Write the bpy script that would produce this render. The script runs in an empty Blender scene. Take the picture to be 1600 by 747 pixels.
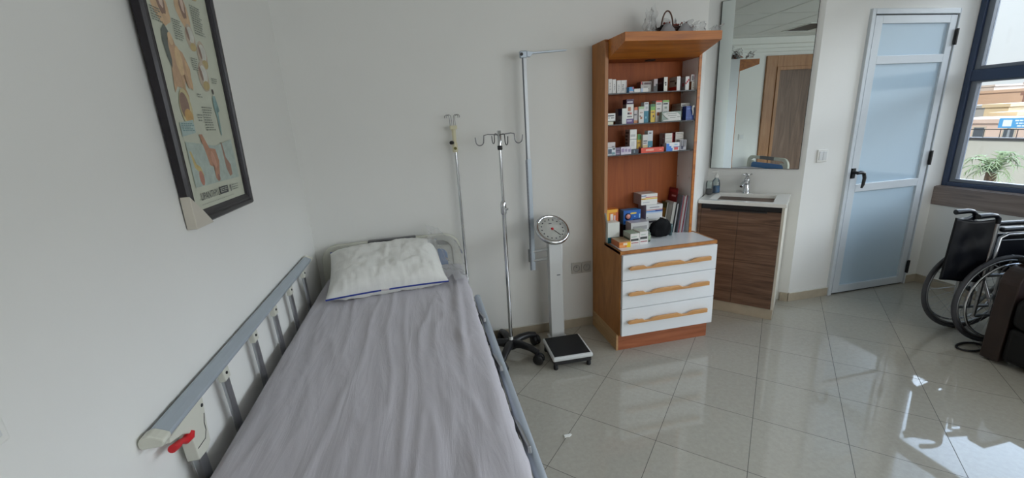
import bpy, math, random
from math import sin, cos, pi, radians, sqrt
from mathutils import Matrix, Vector, noise

S = bpy.context.scene
COL = S.collection

# ------------------------------------------------------------------ camera
yaw, pit, rol = radians(11.4191), radians(15.5159), radians(-3.2353)
fw = Vector((sin(yaw)*cos(pit), cos(yaw)*cos(pit), -sin(pit)))
rt = Vector((cos(yaw), -sin(yaw), 0)); up = rt.cross(fw)
R_ = cos(rol)*rt + sin(rol)*up; U_ = -sin(rol)*rt + cos(rol)*up
cd = bpy.data.cameras.new('camera'); cam = bpy.data.objects.new('camera', cd); COL.objects.link(cam)
cd.sensor_width = 36; cd.lens = 651.5*36/1600; cd.clip_start = .02; cd.clip_end = 500
cam.matrix_world = Matrix(((R_.x, U_.x, -fw.x, 0), (R_.y, U_.y, -fw.y, 0), (R_.z, U_.z, -fw.z, 1.5), (0, 0, 0, 1)))
S.camera = cam
# ------------------------------------------------------------------ view, world, sun
S.view_settings.view_transform = 'Standard'
try: S.view_settings.look = 'None'
except Exception: pass
S.view_settings.gamma = 1; S.view_settings.use_curve_mapping = False
S.view_settings.exposure = 0.0
S.cycles.use_denoising = True
S.cycles.max_bounces = 14; S.cycles.diffuse_bounces = 7; S.cycles.glossy_bounces = 6; S.cycles.transparent_max_bounces = 24
S.cycles.sample_clamp_indirect = 12; S.cycles.caustics_reflective = False; S.cycles.caustics_refractive = False
w = bpy.data.worlds.new('world'); S.world = w; w.use_nodes = True
nt = w.node_tree; nt.nodes.clear()
tc = nt.nodes.new('ShaderNodeTexCoord'); sep = nt.nodes.new('ShaderNodeSeparateXYZ'); nt.links.new(tc.outputs['Generated'], sep.inputs[0])
rmp = nt.nodes.new('ShaderNodeValToRGB'); nt.links.new(sep.outputs['Z'], rmp.inputs[0])
cr = rmp.color_ramp
SKY = [(0.0, (.15, .15, .15)), (.01, (.205, .215, .222)), (.17, (.222, .240, .255)), (.21, (2.5, 2.65, 2.85)), (.38, (2.4, 2.6, 2.9)), (.46, (1.0, 1.22, 1.55)), (.56, (.85, 1.08, 1.45)), (1.0, (1.1, 1.4, 1.8))]  # bright band above the visible sky added to light the room
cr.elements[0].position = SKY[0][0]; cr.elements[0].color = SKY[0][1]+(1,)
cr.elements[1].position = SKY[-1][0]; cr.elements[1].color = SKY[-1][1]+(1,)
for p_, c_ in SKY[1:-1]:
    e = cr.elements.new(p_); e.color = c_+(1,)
nz = nt.nodes.new('ShaderNodeTexNoise'); nz.inputs['Scale'].default_value = 2.2; nz.inputs['Detail'].default_value = 5
nt.links.new(tc.outputs['Generated'], nz.inputs['Vector'])
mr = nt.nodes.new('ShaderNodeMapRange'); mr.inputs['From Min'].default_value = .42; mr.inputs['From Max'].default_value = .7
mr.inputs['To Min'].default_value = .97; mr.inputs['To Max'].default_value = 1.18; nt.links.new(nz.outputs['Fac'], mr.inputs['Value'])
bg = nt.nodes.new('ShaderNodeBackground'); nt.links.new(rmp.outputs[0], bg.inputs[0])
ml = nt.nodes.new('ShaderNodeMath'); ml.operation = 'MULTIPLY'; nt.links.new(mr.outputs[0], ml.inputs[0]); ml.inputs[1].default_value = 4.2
# added sky gradient: bright on the window side to light the room, dim behind
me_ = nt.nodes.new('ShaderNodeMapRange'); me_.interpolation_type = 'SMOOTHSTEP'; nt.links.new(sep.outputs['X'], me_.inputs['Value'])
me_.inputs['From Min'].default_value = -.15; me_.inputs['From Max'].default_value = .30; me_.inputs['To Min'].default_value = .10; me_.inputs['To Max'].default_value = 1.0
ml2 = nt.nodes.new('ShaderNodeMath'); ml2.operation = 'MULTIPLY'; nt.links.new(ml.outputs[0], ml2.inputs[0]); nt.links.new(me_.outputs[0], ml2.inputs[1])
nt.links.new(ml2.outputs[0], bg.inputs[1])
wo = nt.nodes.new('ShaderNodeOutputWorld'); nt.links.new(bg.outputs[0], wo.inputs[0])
sl = bpy.data.lights.new('sun', 'SUN'); sl.energy = 2.8; sl.angle = radians(1); sl.color = (1, .93, .82)
so = bpy.data.objects.new('sun', sl); COL.objects.link(so); so.rotation_euler = (radians(20), radians(-48), 0)

# fill lamps added out of view to brighten the room, standing in for windows
def fill_lamp(name, loc, rot, sx, sy, power, col):
    a = bpy.data.lights.new(name, 'AREA'); a.shape = 'RECTANGLE'; a.size = sx; a.size_y = sy; a.energy = power; a.color = col
    o = bpy.data.objects.new(name, a); COL.objects.link(o); o.location = loc; o.rotation_euler = rot
fill_lamp('window_daylight', (4.02, -1.1, 1.66), (0, radians(90), 0), 1.5, 1.8, 27, (.88, .95, 1.0))
fill_lamp('rear_window_daylight', (2.5, -2.12, 1.6), (radians(90), 0, 0), 2.2, 1.4, 34, (.95, .98, 1.0))

# ------------------------------------------------------------------ materials
MATS = {}
def lin(c):
    return tuple(((v/255)/12.92 if v/255 <= .04045 else ((v/255+.055)/1.055)**2.4) for v in c)
def pr(name):
    m = bpy.data.materials.new(name); m.use_nodes = True
    return m, m.node_tree, m.node_tree.nodes['Principled BSDF']
def mat(name, col, rough=.5, metal=0, bump=0, bscale=200, coat=0, var=.04, vscale=6, sheen=0, spec=None, trans=0):
    if name in MATS: return MATS[name]
    m, nt, b = pr(name); c = lin(col)
    n = nt.nodes.new('ShaderNodeTexNoise'); n.inputs['Scale'].default_value = vscale; n.inputs['Detail'].default_value = 4
    t = nt.nodes.new('ShaderNodeTexCoord'); nt.links.new(t.outputs['Object'], n.inputs['Vector'])
    r = nt.nodes.new('ShaderNodeValToRGB'); nt.links.new(n.outputs['Fac'], r.inputs[0])
    r.color_ramp.elements[0].position = .3; r.color_ramp.elements[1].position = .7
    r.color_ramp.elements[0].color = tuple(max(0, v*(1-var)) for v in c)+(1,)
    r.color_ramp.elements[1].color = tuple(min(1, v*(1+var)) for v in c)+(1,)
    nt.links.new(r.outputs[0], b.inputs['Base Color'])
    b.inputs['Roughness'].default_value = rough; b.inputs['Metallic'].default_value = metal
    b.inputs['Coat Weight'].default_value = coat; b.inputs['Coat Roughness'].default_value = .05
    if sheen: b.inputs['Sheen Weight'].default_value = sheen
    if spec is not None: b.inputs['Specular IOR Level'].default_value = spec
    if bump:
        n2 = nt.nodes.new('ShaderNodeTexNoise'); n2.inputs['Scale'].default_value = bscale; n2.inputs['Detail'].default_value = 3
        nt.links.new(t.outputs['Object'], n2.inputs['Vector'])
        bp = nt.nodes.new('ShaderNodeBump'); bp.inputs['Strength'].default_value = bump; bp.inputs['Distance'].default_value = .002
        nt.links.new(n2.outputs['Fac'], bp.inputs['Height']); nt.links.new(bp.outputs[0], b.inputs['Normal'])
    MATS[name] = m; return m
def wood(name, c1, c2, c3, stretch, rough=.45, scale=1.0, coat=0, figure=1.2):
    if name in MATS: return MATS[name]
    m, nt, b = pr(name)
    t = nt.nodes.new('ShaderNodeTexCoord'); mp = nt.nodes.new('ShaderNodeMapping'); mp.inputs['Scale'].default_value = stretch
    nt.links.new(t.outputs['Object'], mp.inputs[0])
    n = nt.nodes.new('ShaderNodeTexNoise'); n.inputs['Scale'].default_value = scale; n.inputs['Detail'].default_value = 7
    n.inputs['Roughness'].default_value = .62; n.inputs['Distortion'].default_value = figure
    nt.links.new(mp.outputs[0], n.inputs['Vector'])
    r = nt.nodes.new('ShaderNodeValToRGB'); nt.links.new(n.outputs['Fac'], r.inputs[0])
    r.color_ramp.elements[0].position = .30; r.color_ramp.elements[0].color = lin(c1)+(1,)
    r.color_ramp.elements[1].position = .72; r.color_ramp.elements[1].color = lin(c3)+(1,)
    e = r.color_ramp.elements.new(.5); e.color = lin(c2)+(1,)
    nt.links.new(r.outputs[0], b.inputs['Base Color'])
    b.inputs['Roughness'].default_value = rough; b.inputs['Coat Weight'].default_value = coat; b.inputs['Coat Roughness'].default_value = .15
    bp = nt.nodes.new('ShaderNodeBump'); bp.inputs['Strength'].default_value = .15; bp.inputs['Distance'].default_value = .001
    nt.links.new(n.outputs['Fac'], bp.inputs['Height']); nt.links.new(bp.outputs[0], b.inputs['Normal'])
    MATS[name] = m; return m
def clear(name, tint=(1, 1, 1), rough=.02, refl=1.0, base=.0, ior=1.45, dcol=(.8, .8, .8)):
    """thin clear pane or film: see-through with fresnel reflection"""
    if name in MATS: return MATS[name]
    m = bpy.data.materials.new(name); m.use_nodes = True; nt = m.node_tree; nt.nodes.clear()
    o = nt.nodes.new('ShaderNodeOutputMaterial'); tr = nt.nodes.new('ShaderNodeBsdfTransparent'); tr.inputs[0].default_value = tint+(1,)
    g = nt.nodes.new('ShaderNodeBsdfGlossy'); g.inputs['Roughness'].default_value = rough
    f = nt.nodes.new('ShaderNodeFresnel'); f.inputs['IOR'].default_value = ior
    x = nt.nodes.new('ShaderNodeMixShader'); ms = nt.nodes.new('ShaderNodeMath'); ms.operation = 'MULTIPLY'; ms.inputs[1].default_value = refl
    nt.links.new(f.outputs[0], ms.inputs[0]); nt.links.new(ms.outputs[0], x.inputs[0]); nt.links.new(tr.outputs[0], x.inputs[1]); nt.links.new(g.outputs[0], x.inputs[2])
    last = x
    if base:
        d = nt.nodes.new('ShaderNodeBsdfDiffuse'); d.inputs[0].default_value = dcol+(1,)
        y = nt.nodes.new('ShaderNodeMixShader'); y.inputs[0].default_value = base
        nt.links.new(x.outputs[0], y.inputs[1]); nt.links.new(d.outputs[0], y.inputs[2]); last = y
    nt.links.new(last.outputs[0], o.inputs[0]); MATS[name] = m; return m

M_wall = mat('wall_paint', (226, 226, 223), .55, bump=.12, bscale=60, var=.012, vscale=2)
M_ceil = mat('ceiling_paint', (228, 228, 224), .8, var=.01)
M_base = mat('baseboard_tile', (176, 165, 146), .3, var=.08, vscale=14)
M_grout = mat('white_bead', (214, 213, 208), .5)
M_alu = mat('white_aluminium', (205, 212, 218), .35, var=.02)
M_frost = mat('glossy_panel', (188, 210, 226), .12, coat=.6, var=.02, vscale=2)
M_black = mat('black_plastic', (24, 24, 26), .42, var=.1)
M_rubber = mat('black_rubber', (30, 30, 32), .75, bump=.3, bscale=300)
M_tyre = mat('grey_tyre', (66, 67, 72), .7, var=.1)
M_chrome = mat('chrome', (205, 207, 210), .12, 1, var=.02)
M_steel = mat('brushed_steel', (170, 172, 175), .3, 1, var=.03)
M_alum2 = mat('satin_aluminium', (176, 186, 196), .42, .45, var=.03)
M_cream = mat('cream_plastic', (200, 200, 188), .45, var=.02)
M_ivory = mat('ivory_plastic', (214, 208, 178), .4)
M_darkbar = mat('dark_grey_bar', (105, 105, 108), .35, .5)
M_blue = mat('blue_panel', (82, 128, 184), .4)
M_red = mat('red_lever', (196, 24, 34), .35)
M_leather = mat('black_leather', (6, 6, 9), .5, bump=.25, bscale=120, var=.2, spec=.35)
M_vinyl = mat('black_vinyl', (8, 11, 19), .36, bump=.2, bscale=30, var=.15, spec=.3)
M_windark = mat('dark_window_frame', (58, 72, 98), .4, .2, var=.05)
M_wingrey = mat('grey_window_sash', (120, 126, 136), .45, .1, var=.05)
M_white = mat('white_lacquer', (226, 230, 234), .25, coat=.2, var=.01)
M_towerwhite = mat('white_melamine', (236, 237, 238), .45, var=.01)
M_ceram = mat('white_ceramic', (232, 231, 226), .12, coat=.5, var=.01)
M_whitepl = mat('white_plastic', (226, 226, 222), .4, var=.01)
M_scale = mat('white_enamel', (208, 210, 210), .35, var=.02)
M_mirror = mat('mirror_silver', (226, 234, 232), .0, 1, var=0)
M_glassedge = mat('dark_glass_edge', (8, 12, 12), .3)
M_hook = mat('dark_chrome_wire', (112, 112, 116), .25, 1)
M_paper = mat('chart_paper', (186, 190, 172), .35, coat=.35, var=.05, vscale=10)
M_frame = mat('dark_moulding', (22, 16, 24), .42, coat=.1, var=.2, vscale=30)
M_card = mat('cardboard', (196, 190, 178), .8)
M_shelfglass = clear('shelf_glass', (.55, .66, .64), .02, 1.0)
M_winglass = clear('window_glass', (.96, .98, .98), .0, .8)
M_film = clear('clear_film', (.92, .93, .94), .15, 2.8, .16)
M_pet = clear('clear_bottle', (.8, .87, .86), .05, 1.4, .08)
M_cab = wood('cabinet_veneer', (140, 66, 20), (158, 80, 28), (174, 93, 36), (22, 22, 1.6), .6)
M_cabplain = wood('plywood_side', (146, 92, 40), (168, 108, 50), (184, 124, 64), (5, 5, 1.3), .5, figure=2.5)
M_cabhood = wood('hood_veneer', (156, 88, 28), (186, 110, 38), (202, 128, 50), (1.6, 22, 22), .4, coat=.15)
M_plinth = wood('plinth_veneer', (138, 78, 48), (158, 92, 60), (172, 106, 72), (1.6, 22, 22), .45)
M_pine = wood('pine_skirting', (176, 138, 96), (190, 152, 108), (200, 165, 122), (2, 2, 14), .5)
M_handle = wood('beech_handle', (188, 134, 78), (202, 150, 94), (214, 164, 108), (2, 20, 20), .4)
M_van = wood('dark_oak_laminate', (70, 49, 38), (104, 77, 60), (134, 104, 84), (1.5, 1.5, 30), .45, 1.3)
M_sill = wood('grey_oak_laminate', (112, 100, 96), (136, 122, 116), (152, 138, 130), (1.5, 1.3, 26), .5, 1.2)
M_doorw = wood('grey_walnut_door', (84, 64, 52), (112, 88, 74), (134, 108, 92), (1, 10, 1.0), .5, 1.2)
M_doorf = wood('oak_door_frame', (142, 98, 62), (160, 114, 76), (172, 128, 90), (1, 14, 1.4), .45)
M_armwood = wood('dark_brown_arm', (30, 19, 16), (43, 29, 25), (54, 39, 34), (6, 6, 2), .4, coat=.2)

# floor: diagonal polished tiles
def floor_mat():
    m, nt, b = pr('polished_tile'); N = nt.nodes.new; L = nt.links.new
    geo = N('ShaderNodeTexCoord')
    a = radians(-44.17); s = .3842
    def axis(dx, dy):
        v = N('ShaderNodeVectorMath'); v.operation = 'SUBTRACT'; L(geo.outputs['Object'], v.inputs[0]); v.inputs[1].default_value = (.6645, 2.3081, 0)
        d = N('ShaderNodeVectorMath'); d.operation = 'DOT_PRODUCT'; L(v.outputs[0], d.inputs[0]); d.inputs[1].default_value = (dx/s, dy/s, 0)
        f = N('ShaderNodeMath'); f.operation = 'PINGPONG'; L(d.outputs['Value'], f.inputs[0]); f.inputs[1].default_value = .5
        fl = N('ShaderNodeMath'); fl.operation = 'FLOOR'; L(d.outputs['Value'], fl.inputs[0])
        return f, fl
    f1, g1 = axis(cos(a), sin(a)); f2, g2 = axis(sin(a), -cos(a))
    mn = N('ShaderNodeMath'); mn.operation = 'MINIMUM'; L(f1.outputs[0], mn.inputs[0]); L(f2.outputs[0], mn.inputs[1])
    lt = N('ShaderNodeMapRange'); L(mn.outputs[0], lt.inputs[0]); lt.inputs['From Min'].default_value = .0020; lt.inputs['From Max'].default_value = .0042
    lt.inputs['To Min'].default_value = 1; lt.inputs['To Max'].default_value = 0
    n = N('ShaderNodeTexNoise'); n.inputs['Scale'].default_value = 45; n.inputs['Detail'].default_value = 8; n.inputs['Roughness'].default_value = .7; L(geo.outputs['Object'], n.inputs['Vector'])
    r = N('ShaderNodeValToRGB'); L(n.outputs['Fac'], r.inputs[0])
    r.color_ramp.elements[0].position = .3; r.color_ramp.elements[1].position = .72
    r.color_ramp.elements[0].color = lin((168, 164, 153))+(1,); r.color_ramp.elements[1].color = lin((181, 177, 166))+(1,)
    cb = N('ShaderNodeCombineXYZ'); L(g1.outputs[0], cb.inputs[0]); L(g2.outputs[0], cb.inputs[1])
    wn = N('ShaderNodeTexWhiteNoise'); L(cb.outputs[0], wn.inputs[0])
    mv = N('ShaderNodeMapRange'); L(wn.outputs['Value'], mv.inputs[0]); mv.inputs['To Min'].default_value = .96; mv.inputs['To Max'].default_value = 1.03
    mx0 = N('ShaderNodeVectorMath'); mx0.operation = 'SCALE'; L(r.outputs[0], mx0.inputs[0]); L(mv.outputs[0], mx0.inputs['Scale'])
    mx = N('ShaderNodeMixRGB'); L(lt.outputs[0], mx.inputs[0]); L(mx0.outputs[0], mx.inputs[1]); mx.inputs[2].default_value = lin((54, 51, 47))+(1,)
    L(mx.outputs[0], b.inputs['Base Color'])
    rr = N('ShaderNodeMapRange'); L(lt.outputs[0], rr.inputs[0]); rr.inputs['To Min'].default_value = .035; rr.inputs['To Max'].default_value = .7
    L(rr.outputs[0], b.inputs['Roughness']); b.inputs['IOR'].default_value = 1.62
    return m
M_floor = floor_mat()
def fabric_mat(name, col, col2, bump=.35):
    m, nt, b = pr(name); N = nt.nodes.new; L = nt.links.new
    t = N('ShaderNodeTexCoord')
    mp = N('ShaderNodeMapping'); mp.inputs['Scale'].default_value = (16, 2.6, 6); L(t.outputs['Object'], mp.inputs[0])
    n = N('ShaderNodeTexNoise'); n.inputs['Scale'].default_value = 1; n.inputs['Detail'].default_value = 5; n.inputs['Distortion'].default_value = .8; L(mp.outputs[0], n.inputs['Vector'])
    n2 = N('ShaderNodeTexNoise'); n2.inputs['Scale'].default_value = 600; L(t.outputs['Object'], n2.inputs['Vector'])
    r = N('ShaderNodeValToRGB'); L(n2.outputs['Fac'], r.inputs[0]); r.color_ramp.elements[0].color = lin(col)+(1,); r.color_ramp.elements[1].color = lin(col2)+(1,)
    L(r.outputs[0], b.inputs['Base Color'])
    b1 = N('ShaderNodeBump'); b1.inputs['Strength'].default_value = bump; b1.inputs['Distance'].default_value = .012; L(n.outputs['Fac'], b1.inputs['Height'])
    b2 = N('ShaderNodeBump'); b2.inputs['Strength'].default_value = .2; b2.inputs['Distance'].default_value = .0006; L(n2.outputs['Fac'], b2.inputs['Height']); L(b1.outputs[0], b2.inputs['Normal'])
    L(b2.outputs[0], b.inputs['Normal']); b.inputs['Roughness'].default_value = .85; b.inputs['Sheen Weight'].default_value = .15
    return m
M_sheet = fabric_mat('bed_linen', (176, 173, 180), (196, 193, 200), .45)
M_pillow = fabric_mat('pillow_cotton', (214, 214, 210), (226, 226, 222), .3)
M_piping = mat('blue_piping', (28, 52, 140), .6)

# ------------------------------------------------------------------ mesh builder
WM = {}
class MB:
    def __init__(s, M=None): s.v = []; s.f = []; s.m = []; s.M = M; s.sm = []
    def add(s, vs, fs, m=0, smooth=False):
        o = len(s.v)
        for p in vs:
            p = Vector(p); s.v.append(s.M @ p if s.M else p)
        for f in fs: s.f.append(tuple(i+o for i in f)); s.m.append(m); s.sm.append(smooth)
    def box(s, x0, x1, y0, y1, z0, z1, m=0, R=None):
        vs = [(x, y, z) for z in (z0, z1) for y in (y0, y1) for x in (x0, x1)]
        if R: vs = [R @ Vector(p) for p in vs]
        s.add(vs, [(0, 2, 3, 1), (4, 5, 7, 6), (0, 1, 5, 4), (2, 6, 7, 3), (0, 4, 6, 2), (1, 3, 7, 5)], m); return s
    def prism(s, poly, a0, a1, axis='Z', m=0):
        def P(u, v, w): return {'Z': (u, v, w), 'Y': (u, w, v), 'X': (w, u, v)}[axis]
        n = len(poly); vs = [P(u, v, a0) for u, v in poly]+[P(u, v, a1) for u, v in poly]
        s.add(vs, [tuple(range(n-1, -1, -1)), tuple(range(n, 2*n))]+[(i, (i+1) % n, (i+1) % n+n, i+n) for i in range(n)], m); return s
    def tube(s, pts, r, n=10, m=0, closed=False, cap=True):
        pts = [Vector(p) for p in pts]; k = len(pts); rr = r if isinstance(r, (list, tuple)) else [r]*k
        T = []
        for i in range(k):
            a = pts[(i-1) % k] if (closed or i > 0) else pts[i]; b = pts[(i+1) % k] if (closed or i < k-1) else pts[i]
            T.append((b-a).normalized())
        ref = Vector((0, 0, 1)) if abs(T[0].z) < .9 else Vector((1, 0, 0))
        nv = T[0].cross(ref).normalized(); vs = []
        for i in range(k):
            if i: nv = (nv-T[i]*nv.dot(T[i])).normalized()
            b = T[i].cross(nv)
            for j in range(n):
                a = 2*pi*j/n; vs.append(pts[i]+rr[i]*(cos(a)*nv+sin(a)*b))
        fs = []
        for i in range(k if closed else k-1):
            i2 = (i+1) % k
            for j in range(n): fs.append((i*n+j, i*n+(j+1) % n, i2*n+(j+1) % n, i2*n+j))
        s.add(vs, fs, m, True)
        if cap and not closed:
            s.add([vs[j] for j in range(n)], [tuple(range(n-1, -1, -1))], m); s.add([vs[(k-1)*n+j] for j in range(n)], [tuple(range(n))], m)
        return s
    def lathe(s, prof, c=(0, 0, 0), n=24, m=0, R=None, smooth=True):
        vs = []; c = Vector(c)
        for r, z in prof:
            for j in range(n):
                a = 2*pi*j/n; p = Vector((r*cos(a), r*sin(a), z))
                if R: p = R @ p
                vs.append(p+c)
        fs = [(i*n+j, i*n+(j+1) % n, (i+1)*n+(j+1) % n, (i+1)*n+j) for i in range(len(prof)-1) for j in range(n)]
        s.add(vs, fs, m, smooth)
        if prof[0][0] > 1e-6: s.add(vs[:n], [tuple(range(n-1, -1, -1))], m)
        if prof[-1][0] > 1e-6: s.add(vs[-n:], [tuple(range(n))], m)
        return s
    def ball(s, c, r, sc=(1, 1, 1), m=0, n=16):
        c = Vector(c); vs = []; k = n//2
        for i in range(k+1):
            t = pi*i/k
            for j in range(n):
                a = 2*pi*j/n; vs.append(c+Vector((r*sc[0]*sin(t)*cos(a), r*sc[1]*sin(t)*sin(a), -r*sc[2]*cos(t))))
        s.add(vs, [(i*n+j, i*n+(j+1) % n, (i+1)*n+(j+1) % n, (i+1)*n+j) for i in range(k) for j in range(n)], m, True); return s
    def grid(s, fn, nu, nv, m=0, flip=False, closeu=False):
        vs = [fn(i/nu, j/nv) for j in range(nv+1) for i in range(nu+1)]
        fs = []
        for j in range(nv):
            for i in range(nu):
                q = (j*(nu+1)+i, j*(nu+1)+i+1, (j+1)*(nu+1)+i+1, (j+1)*(nu+1)+i)
                fs.append(q[::-1] if flip else q)
        s.add(vs, fs, m, True); return s
    def build(s, name, mats, parent=None, bevel=0, segs=2, subsurf=0, solid=0, base=True):
        if not isinstance(mats, (list, tuple)): mats = [mats]
        vs = s.v
        if parent is not None:
            iv = WM[parent.name].inverted(); loc = None
            vs = [iv @ v for v in vs]
        elif base:
            xs = [v.x for v in vs]; ys = [v.y for v in vs]; zs = [v.z for v in vs]
            loc = Vector(((min(xs)+max(xs))/2, (min(ys)+max(ys))/2, min(zs))); vs = [v-loc for v in vs]
        else: loc = Vector((0, 0, 0))
        me = bpy.data.meshes.new(name); me.from_pydata([tuple(v) for v in vs], [], s.f)
        for m in mats: me.materials.append(m)
        for i, p in enumerate(me.polygons): p.material_index = s.m[i]; p.use_smooth = s.sm[i]
        me.update()
        o = bpy.data.objects.new(name, me); COL.objects.link(o)
        if parent is not None: o.parent = parent; WM[o.name] = WM[parent.name].copy()
        else: o.location = loc; WM[o.name] = Matrix.Translation(loc)
        if bevel:
            b = o.modifiers.new('bevel', 'BEVEL'); b.width = bevel; b.segments = segs; b.limit_method = 'ANGLE'; b.angle_limit = radians(40)
        if solid:
            q = o.modifiers.new('solid', 'SOLIDIFY'); q.thickness = solid
        if subsurf:
            q = o.modifiers.new('sub', 'SUBSURF'); q.levels = subsurf; q.render_levels = subsurf
        return o
def tag(o, label=None, cat=None, group=None, kind=None):
    if label: o['label'] = label
    if cat: o['category'] = cat
    if group: o['group'] = group
    if kind: o['kind'] = kind
    return o
def thing(name, label, cat, loc, rz=0, group=None, kind=None):
    o = bpy.data.objects.new(name, None); COL.objects.link(o); o.location = loc; o.rotation_euler = (0, 0, rz); o.empty_display_size = .05
    WM[o.name] = Matrix.Translation(Vector(loc)) @ Matrix.Rotation(rz, 4, 'Z')
    return tag(o, label, cat, group, kind)
def struct(o): o['kind'] = 'structure'; return o
def Rot(ax, d): return Matrix.Rotation(radians(d), 4, ax)
def at(loc, *rots):
    M = Matrix.Translation(Vector(loc))
    for r in rots: M = M @ r
    return M
def arc(c, r, a0, a1, n, plane='XZ'):
    out = []
    for i in range(n+1):
        a = radians(a0+(a1-a0)*i/n); u, v = r*cos(a), r*sin(a)
        out.append({'XZ': (c[0]+u, c[1], c[2]+v), 'YZ': (c[0], c[1]+u, c[2]+v), 'XY': (c[0]+u, c[1]+v, c[2])}[plane])
    return out
def text_polys(body, size):
    cu = bpy.data.curves.new('t', 'FONT'); cu.body = body; cu.size = size; cu.resolution_u = 3
    o = bpy.data.objects.new('t', cu); COL.objects.link(o); bpy.context.view_layer.update()
    dg = bpy.context.evaluated_depsgraph_get(); me = bpy.data.meshes.new_from_object(o.evaluated_get(dg))
    vs = [v.co.copy() for v in me.vertices]; fs = [tuple(p.vertices) for p in me.polygons]
    bpy.data.objects.remove(o); bpy.data.curves.remove(cu); bpy.data.meshes.remove(me)
    return vs, fs

# ================================================================== SETTING
XL, YB, YD, XW, ZC = -.711, 2.70, 2.577, 4.04, 2.50
YR = -2.2
A47 = radians(47.68)
NM = at((2.3736, 2.3359, 0), Matrix.Rotation(-A47, 4, 'Z'))     # niche frame: +x along the vanity front, +y into the niche
def nloc(x, y): v = NM @ Vector((x, y, 0)); return (v.x, v.y)
struct(MB().box(XL-.1, XW+.25, YR-.1, 3.3, -.12, 0).build('floor', M_floor, base=False))
struct(MB().box(XL-.1, XW+.25, YR-.1, 3.3, ZC, ZC+.12).build('ceiling', M_ceil))
struct(MB().box(XL-.1, XL, YR-.1, YB+.1, 0, ZC).build('wall_left', M_wall))
pL = nloc(-.578, .44); pC = nloc(.0751, .4406); pC = (2.75, YD)
struct(MB().prism([(XL, YB), (1.956, YB), (1.90, YB+.1), (XL, YB+.1)], 0, ZC).build('wall_back', M_wall))
struct(MB().prism([(1.956, YB), pL, (pL[0]-.06, pL[1]+.08), (1.90, YB+.1)], 0, ZC).build('wall_niche_side', M_wall))
struct(MB().prism([pL, pC, (pC[0]+.09, pC[1]+.1), (pL[0]+.02, pL[1]+.16), (pL[0]-.06, pL[1]+.08)], 0, ZC).build('wall_mirror', M_wall))
wd = MB()
DX0, DX1, DZ = 3.119, 3.905, 2.12
wd.prism([pC, (DX0, YD), (DX0, YD+.1), (pC[0]+.09, pC[1]+.1)], 0, ZC)
wd.box(DX1, XW+.2, YD, YD+.1, 0, ZC); wd.box(DX0, DX1, YD, YD+.1, DZ, ZC)
struct(wd.build('wall_door', M_wall))
struct(MB().box(XL-.1, XW+.2, YR-.1, YR, 0, ZC).build('wall_rear', M_wall))
ww = MB(); WZ0, WZ1 = .822, 2.42
ww.box(XW, XW+.2, YR, YD, 0, .675); ww.box(XW+.012, XW+.2, YR, YD, .675, .82); ww.box(XW, XW+.2, YR, YD, WZ1, ZC)
ww.box(XW, XW+.2, -.15, .05, .82, WZ1); ww.box(XW, XW+.2, YR, -2.05, .82, WZ1)
struct(ww.build('wall_window', M_wall))
struct(MB().box(XW-.006, XW+.012, YR, YD-.001, .675, .822).box(XW+.012, XW+.10, -.02+.07, YD-.001, .8205, .826).build('trim_window_sill', M_sill, bevel=.002))
# stepped plaster cove along the left wall
struct(MB().prism([(XL, 2.315), (XL+.045, 2.315), (XL+.045, 2.36), (XL+.09, 2.36), (XL+.09, 2.41), (XL+.17, 2.41), (XL+.17, ZC-.004), (XL, ZC-.004)], YR, YB, 'Y').build('trim_ceiling_cove', M_ceil))
# baseboards
HB = .069
def bb(name, poly):
    b = MB().prism(poly, 0, HB, m=0)
    struct(b.build(name, [M_base], bevel=.001))
bb('baseboard_back', [(XL, YB-.011), (1.13, YB-.011), (1.13, YB), (XL, YB)])
def nl(*p): return [nloc(*q) for q in p]
bb('baseboard_mirror', nl((.02, .4285), (.0715, .4285)) + [(2.753, YD-.002), nloc(.02, .44)])
bb('baseboard_door', [(2.742, YD-.011), (DX0, YD-.011), (DX0, YD), (2.75, YD)])
bb('baseboard_corner', [(DX1, YD-.011), (XW-.011, YD-.011), (XW, YD), (DX1, YD)])
bb('baseboard_window', [(XW-.011, YR), (XW, YR), (XW, YD-.002), (XW-.011, YD-.011)])
bb('baseboard_left', [(XL, .40), (XL+.011, .40), (XL+.011, YB-.012), (XL, YB-.012)])
tb = MB(); tb.box(XL, 1.125, YB-.012, YB, HB, HB+.005).box(2.75, DX0, YD-.012, YD, HB, HB+.005).box(DX1, XW, YD-.012, YD, HB, HB+.005).box(XW-.012, XW, YR, YD-.012, HB, HB+.005)
struct(tb.build('trim_skirting_bead', M_grout))

# white panelled door
d = thing('door_1', None, None, (3.52, YD, 0)); d['kind'] = 'structure'
fr = MB(); 
fr.box(DX0, 3.150, YD-.022, YD+.05, 0, DZ).box(3.898, DX1+.003, YD-.022, YD+.05, 0, DZ).box(3.150, 3.898, YD-.0218, YD+.05, 2.085, DZ)
fr.build('door_frame', M_alu, d, bevel=.003)
lf = MB(); y0, y1 = YD-.014, YD+.03
X0, X1 = 3.162, 3.892
lf.box(X0, 3.226, y0, y1, .012, 2.078).box(3.831, X1, y0, y1, .012, 2.078)
for a, b in ((.012, .071), (.845, .904), (1.761, 1.817), (2.026, 2.078)): lf.box(3.226, 3.831, y0, y1, a, b)
leaf = lf.build('door_leaf', M_alu, d, bevel=.002)
for a, b in ((.071, .845), (.904, 1.761), (1.817, 2.026)):
    MB().box(3.226, 3.831, YD+.002, YD+.02, a, b).build('door_panel', M_frost, leaf)
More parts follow.
